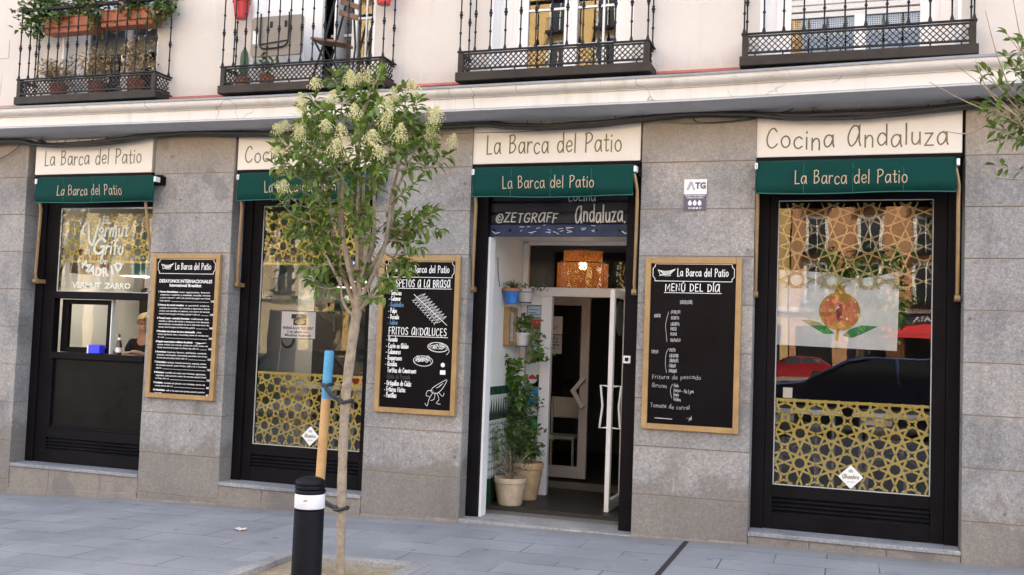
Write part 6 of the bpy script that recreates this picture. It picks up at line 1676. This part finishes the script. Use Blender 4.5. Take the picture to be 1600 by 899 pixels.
b = MB(); b.lathe([(.12, .985), (.12, .999)], (0, 0, 0), 24, 'Y'); b.v = [(-5.80 + x * .75, y, 1.57 + z * 1.15) for x, y, z in b.v]; b.build("rim", m_lampgreen, t); b = MB(); b.lathe([(.095, .980), (.095, .984)], (0, 0, 0), 24, 'Y'); b.v = [(-5.80 + x * .72, y, 1.57 + z * 1.15) for x, y, z in b.v]; b.build("face", m_top, t)
t = MB().poly_xz([(-6.13, 2.42), (-5.86, 2.42), (-5.86, 2.27), (-6.02, 2.19), (-6.16, 2.27)], .975, .99).build("cloth_pennant", mat("navy_cloth", (.02, .03, .09), .85), loc=(-6.0, .98, 2.2)); tag(t, "navy cloth pennant hanging on the white column behind the gold lattice", "pennant")

# the hatch: dispenser, bottle, woven plates, crate, barmaid
t = thing("napkin_dispenser", "bright blue napkin dispenser on the hatch ledge", "dispenser", (-7.48, .05, 1.31))
MB().box(-7.585, -7.44, -.012, .075, 1.311, 1.405).build("box", mat("blue_plastic", (.02, .03, .75), .35), t, bevel=.008); MB().box(-7.602, -7.586, -.012, .075, 1.311, 1.40).build("side_plate", m_cap, t, bevel=.003)
t = thing("beer_bottle", "brown beer bottle standing on the hatch ledge", "bottle", (-7.27, .08, 1.31))
MB().lathe([(.030, 1.311), (.031, 1.32), (.031, 1.41), (.022, 1.45), (.012, 1.475), (.012, 1.52), (.014, 1.525), (.004, 1.53)], (-7.27, .08, 0), 16).build("glass", BOT[3], t, smooth=True)
b = MB(); b.lathe([(.0315, 1.335), (.0315, 1.385)], (-7.27, .08, 0), 16); b.lathe([(.016, 1.463), (.0135, 1.49)], (-7.27, .08, 0), 16); b.build("label", m_cap, t, smooth=True)
for x, z, q in ((-8.95, 1.93, .21), (-8.47, 1.90, .23)):
    t = thing("woven_plate", "dark woven plate on the %s of the beige wall behind the hatch" % ("left" if q < .22 else "right, behind the barmaid"), "wall decoration", (x, 2.57, z - q), "woven plates behind the hatch")
    b = MB(); b.lathe([(q, 2.575), (q * .8, 2.56), (q * .3, 2.55), (.01, 2.548)], (x, 0, z), 28, 'Y'); b.build("weave", mat("dark_wicker", (.05, .04, .025), .9, noise=(60, .5), bump=(120, .8)), t, smooth=True)
t = thing("wooden_crate", "orange brown wooden crate mounted on the white wall above the hatch", "crate", (-8.60, 1.0, 2.2))
MB().box(-8.78, -8.42, .95, 1.2, 2.22, 2.50).build("crate", mat("orange_wood", (.34, .15, .055), .6, noise=(8, .2)), t, bevel=.008)
l = point((0, 0, 0), 4, (1, .93, .82), .2)
l.name = "hatch_fill_light"; l.parent = bld; l.location = Vector((-7.5, .6, 2.6)) - ORG[bld]  # added fill light in front of the barmaid, belongs to no lamp

# barmaid, half hidden by the pier: leaning to the ledge, looking right
m_skin = mat("skin", (.62, .36, .26), .5, noise=(40, .05)); m_shirt = mat("black_tshirt", (.012, .012, .014), .8, noise=(20, .2)); m_hair = mat("blonde_hair", (.55, .40, .19), .45, noise=(90, .35)); m_jean = mat("dark_jeans", (.02, .025, .045), .8)
def skin_mesh(name, V, E_, Rr, m, parent, sub=2):
    me = bpy.data.meshes.new(name); off = ORG[parent]
    me.from_pydata([tuple(Vector(v) - off) for v in V], E_, []); o = bpy.data.objects.new(name, me); COL.objects.link(o)
    sk = o.modifiers.new("skin", 'SKIN'); sk.use_smooth_shade = True
    for i, d in enumerate(me.skin_vertices[0].data): d.radius = (Rr[i] if isinstance(Rr[i], tuple) else (Rr[i], Rr[i])); d.use_root = i == 0
    o.modifiers.new("sub", 'SUBSURF').levels = sub; o.modifiers["sub"].render_levels = sub
    dg = bpy.context.evaluated_depsgraph_get(); dg.update()
    m2 = bpy.data.meshes.new_from_object(o.evaluated_get(dg)); bpy.data.objects.remove(o)
    m2.materials.clear(); m2.materials.append(m); m2.name = name
    o = bpy.data.objects.new(name, m2); COL.objects.link(o); o.parent = parent; ORG[o] = off
    m2.polygons.foreach_set("use_smooth", [True] * len(m2.polygons)); return o
px, py, pz = -7.60, .92, .06
t = thing("person", "barmaid with short blonde hair in a black t-shirt leaning behind the hatch", "person", (px, py, pz))
def q(x, y, z): return (px + x, py + y, pz + z)
V = [q(0, .05, .92), q(0, .04, 1.08), q(.0, .0, 1.26), q(.0, -.03, 1.38), q(.01, -.05, 1.46), q(.02, -.07, 1.535), q(.03, -.075, 1.60),           # 0-6 spine, neck, head
     q(-.155, -.03, 1.36), q(-.235, -.07, 1.17), q(-.20, -.30, 1.255), q(-.17, -.40, 1.27),                                                     # 7-10 left arm to the ledge
     q(.155, -.04, 1.36), q(.23, -.10, 1.17), q(.17, -.32, 1.255), q(.13, -.42, 1.27),                                                           # 11-14
     q(-.10, .05, .86), q(-.11, .04, .48), q(-.11, .07, .08), q(-.12, -.08, .03), q(.10, .05, .86), q(.11, .04, .48), q(.11, .07, .08), q(.12, -.08, .03)]
E_ = [(0, 1), (1, 2), (2, 3), (3, 4), (4, 5), (5, 6), (3, 7), (7, 8), (8, 9), (9, 10), (3, 11), (11, 12), (12, 13), (13, 14), (0, 15), (15, 16), (16, 17), (17, 18), (0, 19), (19, 20), (20, 21), (21, 22)]
Rr = [(.145, .11), (.125, .095), (.145, .105), (.12, .09), (.052, .052), (.066, .075), (.072, .082), .055, .043, .035, .03, .055, .043, .035, .03, .085, .06, .045, .035, .085, .06, .045, .035]
body = skin_mesh("body", V, E_, Rr, m_skin, t)
sh = skin_mesh("tshirt", [V[0], V[1], V[2], V[3], q(0, -.04, 1.415), V[7], tuple(Vector(V[7]).lerp(Vector(V[8]), .62)), V[11], tuple(Vector(V[11]).lerp(Vector(V[12]), .62))],
          [(0, 1), (1, 2), (2, 3), (3, 4), (3, 5), (5, 6), (3, 7), (7, 8)], [(.158, .122), (.14, .108), (.158, .118), (.135, .104), .062, .068, .062, .068, .062], m_shirt, t)
jn = skin_mesh("trousers", [V[0], V[15], V[16], V[17], V[19], V[20], V[21]], [(0, 1), (1, 2), (2, 3), (0, 4), (4, 5), (5, 6)], [(.156, .12), .096, .072, .056, .096, .072, .056], m_jean, t)
hd = Vector(q(.03, -.075, 1.60)); fdir = Vector((.55, -.83, -.05)).normalized(); fs = Vector((fdir.y * -1, fdir.x, 0)).normalized()
b = MB(); b.sphere((0, 0, 0), 1, 48)
v2 = []
for x, y, z in b.v:                                     # a cap of hair that leaves the face open
    p = Vector((x, y, z)); back = p.dot(-fdir)
    r_ = Vector((p.x * .092, p.y * .100, p.z * .104))
    fr_ = p.dot(fdir); sd_ = p.dot(fs)
    edge = .30 + .22 * sd_ + .10 * math.sin(sd_ * 9)      # a fringe swept to one side
    k = max(0, min(1, (fr_ - .02) / .22)) * max(0, min(1, (edge - z) / .18))
    r_ *= 1 - .34 * k
    if z < -.35: r_ *= 1 - .35 * min(1, (-.35 - z) / .4)
    n_ = 1 + .018 * math.sin(math.atan2(p.dot(fs), z + .2) * 22 + 4 * back) + .02 * math.sin(17 * x + 9 * y)
    v2.append(hd + Vector((0, 0, .012)) - fdir * .014 + r_ * n_)
b.v = [tuple(p) for p in v2]; b.build("hair", m_hair, t, smooth=True)
e = MB()
for s_ in (-1, 1): e.sphere(hd + fdir * .083 + fs * .028 * s_ + Vector((0, 0, -.012)), .009, 8)
e.build("eyes", m_black, t); 
nz_ = MB(); nz_.sphere(hd + fdir * .092 + Vector((0, 0, -.035)), .013, 8, (1, 1, 1.5)); nz_.build("nose", m_skin, t, smooth=True)
mo = MB(); mo.sphere(hd + fdir * .081 + Vector((0, 0, -.066)), .018, 10, (1, 1, .4)); mo.build("mouth", mat("smile", (.75, .5, .45), .4), t, smooth=True)
for s_ in (-1, 1):
    base = Vector(V[10] if s_ < 0 else V[14]); d = Vector((.25 * -s_, -.95, -.1)).normalized(); sd2 = Vector((d.y * -1, d.x, 0)) * 1
    for k in range(4):
        o_ = base + sd2 * (k - 1.5) * .017; b = MB(); b.tube([o_, o_ + d * .045, o_ + d * (.075 + .006 * (k in (1, 2))) + Vector((0, 0, -.012))], [.0085, .008, .006], 7); b.build("finger", m_skin, t, smooth=True)
    b = MB(); b.tube([base + sd2 * .03 * s_, base + sd2 * .05 * s_ + d * .03, base + sd2 * .052 * s_ + d * .055], [.010, .009, .007], 7); b.build("thumb", m_skin, t, smooth=True)

# ------------------------------------------------------------------ the far side of the square (seen in the glass, and it throws its light back)
FYB = -66
def far_building(x0, x1, h, wallc, lab, grp, nbay, shop, seed):
    r = random.Random(seed)
    t = thing("apartment_building", lab, "building", ((x0 + x1) / 2, FYB - 5, -.13), grp)
    wm = mat("far_wall", wallc, .85, noise=(.6, .10), bump=(3, .1))
    tr = mat("far_trim", (.62, .58, .5), .8)
    MB().box(x0, x1, FYB - 12, FYB, -.2, h).build("wall", wm, t)
    c = MB(); c.box(x0, x1, FYB, FYB + .55, h - .5, h); c.box(x0, x1, FYB, FYB + .25, 4.55, 4.85); c.build("cornice", tr, t)
    step = (x1 - x0) / nbay
    wo = MB(); wo.box(-.62, .62, .002, .10, 0, 2.5); wo = wo
    win0 = None
    for fl_ in range(int((h - 5) / 3.5)):
        z = 5.2 + fl_ * 3.5
        for k in range(nbay):
            x = x0 + (k + .5) * step
            if win0 is None:
                f_ = MB()
                for a, b_, c_, d_ in ((-.85, -.62, 0, 2.8), (.62, .85, 0, 2.8), (-.62, .62, 2.55, 2.8)): f_.box(x + a, x + b_, FYB, FYB + .10, z + c_, z + d_)
                f_.box(x - .04, x + .04, FYB + .01, FYB + .06, z, z + 2.55)
                win0 = f_.build("window", tr, t)
                pn = MB().box(x - .62, x + .62, FYB - .0, FYB + .02, z, z + 2.55).build("pane", mat("far_glass", (.025, .03, .035), .08), win0)
                bl = MB(); bl.box(x - 1.0, x + 1.0, FYB, FYB + .7, z - .12, z); 
                for q_ in range(17): bl.box(x - .98 + q_ * .1225 - .012, x - .98 + q_ * .1225 + .012, FYB + .66, FYB + .68, z, z + 1.0)
                bl.box(x - 1.0, x + 1.0, FYB + .65, FYB + .70, z + 1.0, z + 1.05)
                bo = bl.build("balcony", m_iron, t); bx0, bz0 = x, z
            else:
                w_ = copy_tree(win0, t); w_.location = (x - bx0, 0, z - bz0)
                b2 = copy_tree(bo, t); b2.location = (x - bx0, 0, z - bz0)
    gm = MB()
    for k in range(nbay): 
        x = x0 + (k + .5) * step; gm.box(x - step * .36, x + step * .36, FYB + .0, FYB + .03, -.1, 3.6)
    gm.build("shop_window", mat("far_shop_glass", (.02, .02, .022), .1), t)
    return t
far_building(-78, -44, 30, (.42, .33, .20), "pale ochre apartment building far across the square at the left", "buildings across the square", 9, 0, 1)
far_building(-44, -4.2, 31, (.52, .34, .13), "yellow apartment building far across the square in the middle", "buildings across the square", 10, 0, 2)
far_building(-4.1, 32, 19, (.44, .22, .10), "brick red apartment building far across the square reflected in the flag window", "buildings across the square", 10, 1, 3)
t = thing("shop_awning", "red shop awning across the square reflected in the flag window", "awning", (4.0, FYB + 1, 3.0))
b = MB(); b.prism([(FYB + .05, 3.7), (FYB + 1.6, 3.1), (FYB + 1.6, 2.75), (FYB + .05, 3.5)], 1.9, 6.5); b.build("cloth", m_red, t)
t = thing("shop_sign", "black shop sign with white letters across the square", "sign", (4.5, FYB + .1, 3.75))
MB().box(2.5, 8, FYB + .03, FYB + .12, 3.75, 4.5).build("board", m_black, t)
b = MB(); q_ = MB(); typeset(q_, "LATA", 0, 0, .62, 0, .01); b.add([(5.6 - x, FYB + .135, 3.92 + z) for x, y, z in q_.v], q_.f); b.build("lettering", m_cap, t)

def far_tree(x, y, h, r_, lab, seed):
    r = random.Random(seed); t = thing("square_tree", lab, "tree", (x, y, -.13), "trees on the square")
    tk = MB(); tk.tube([(x, y, -.2), (x + .05, y, h * .45), (x, y, h * .7)], [.16, .12, .06], 8)
    b = MB()
    cl = [(x + r.uniform(-1, 1) * r_ * .8, y + r.uniform(-1, 1) * r_ * .8, h * .68 + r.uniform(-1, 1) * h * .24) for k in range(22)]
    for c in cl:
        tk.tube([(x, y, h * .45), c], [.05, .015], 5)
        for k in range(48):
            p = Vector(c) + Vector((r.gauss(0, r_ * .2), r.gauss(0, r_ * .2), r.gauss(0, r_ * .2)))
            leaf(b, p, (r.uniform(-1, 1), r.uniform(-1, 1), r.uniform(-1, .5)), (r.uniform(-.5, .5), r.uniform(-.5, .5), 1), .26, .15)
    tk.build("trunk", m_bark, t); b.build("crown", m_leafb, t)
far_tree(.35, -29, 5.6, 1.5, "small leafy tree on the sunny square reflected in the flag window", 5)
far_tree(-12.6, -14.5, 6.0, 1.8, "dark leafy tree at the far kerb reflected in the middle window", 16)  # added tree, dims the bright reflection in the middle window
far_tree(-21, -33, 6.4, 1.9, "broad leafy tree on the sunny square reflected in the middle window", 1.2)
far_tree(-45, -36, 6.2, 1.9, "round leafy tree on the sunny square reflected in the hatch window", 7)

def car(loc, col, lab, rz=0, size=1):
    t = thing("parked_car", lab, "car", (0, 0, 0), "cars parked along the square")
    pm = mat("car_paint", col, .25, metal=.2, coat=1); gm = mat("car_glass", (.015, .018, .022), .05); tm = mat("tyre", (.015, .015, .015), .8); rm_ = mat("rim_alloy", (.5, .5, .52), .3, metal=.8)
    prof = [(-2.12, .30), (-2.16, .55), (-2.08, .78), (-1.55, .90), (-.95, .98), (1.75, 1.02), (2.08, .98), (2.15, .62), (2.12, .30)]
    st = [(-.88, .0), (-.80, .55), (-.45, .93), (.45, .93), (.80, .55), (.88, .0)]
    b = MB()
    def shell(pr, half, inset, name, m, zt=None):
        bb = MB(); n = len(pr); v = []
        ws = [(-half, .0), (-half + inset, 1)]
        for y, k in ((-half, 0), (-half * .9, 1), (half * .9, 1), (half, 0)):
            for x, z in pr: v.append((x * (1 if k else .985), y, z if k else z * .97 + .01))
        f = [(i * n + k, i * n + (k + 1) % n, (i + 1) * n + (k + 1) % n, (i + 1) * n + k) for i in range(3) for k in range(n)] + [tuple(range(n)), tuple(3 * n + k for k in range(n - 1, -1, -1))]
        bb.add(v, f); return bb.build(name, m, t, smooth=True, bevel=.04)
    shell(prof, .88, 0, "body", pm)
    cab = [(-1.05, .95), (-.30, 1.40), (.05, 1.47), (1.05, 1.46), (1.55, 1.33), (2.0, .99)]
    v = []; n = len(cab)
    for y, sc in ((-.80, 0), (-.64, 1), (.64, 1), (.80, 0)):
        for x, z in cab: v.append((x, y if sc else y, z if sc else min(z, .99)))
    bb = MB(); bb.add(v, [(i * n + k, i * n + k + 1, (i + 1) * n + k + 1, (i + 1) * n + k) for i in range(3) for k in range(n - 1)]); bb.build("cabin_glass", gm, t)
    rf = MB(); rf.box(-.05, 1.2, -.64, .64, 1.455, 1.50)
    for y in (-.66, .66):
        rf.tube([(-1.06, y * 1.18, .97), (-.30, y, 1.41), (.05, y, 1.475)], .035, 6); rf.tube([(2.0, y * 1.18, 1.0), (1.55, y, 1.34), (1.05, y, 1.47)], .05, 6); rf.tube([(.5, y * 1.2, 1.0), (.5, y, 1.47)], .04, 6)
    rf.build("roof", pm, t, bevel=.02)
    for x in (-1.35, 1.35):
        for y in (-.80, .80):
            w_ = MB().lathe([(.20, -.10), (.31, -.10), (.33, -.06), (.33, .06), (.31, .10), (.20, .10)], (x, y, .33), 22, 'Y').build("wheel", tm, t, smooth=True)
            MB().lathe([(.21, -.085), (.21, .085)], (x, y, .33), 16, 'Y').build("rim", rm_, w_)
    for y in (-.6, .6):
        MB().box(-2.17, -2.08, y - .17, y + .17, .62, .74).build("headlight", m_cap, t, bevel=.02); MB().box(2.06, 2.16, y - .17, y + .17, .72, .90).build("tail_light", m_red, t, bevel=.02)
        MB().box(-.72, -.60, y * 1.5 - .06, y * 1.5 + .06, .98, 1.10).build("mirror", pm, t, bevel=.02)
    t.location = loc; t.rotation_euler = (0, 0, rz); t.scale = (size, size, size)
    return t
car((.35, -13.2, -.12), (.025, .04, .11), "dark blue car parked at the kerb behind the photographer", 0, 1.12)
car((-3.0, -50, -.13), (.35, .012, .02), "red car parked across the road and reflected below the flag", 0)
car((-13.5, -14.0, -.3), (.03, .032, .036), "dark grey car parked at the kerb left of the blue car", 0)
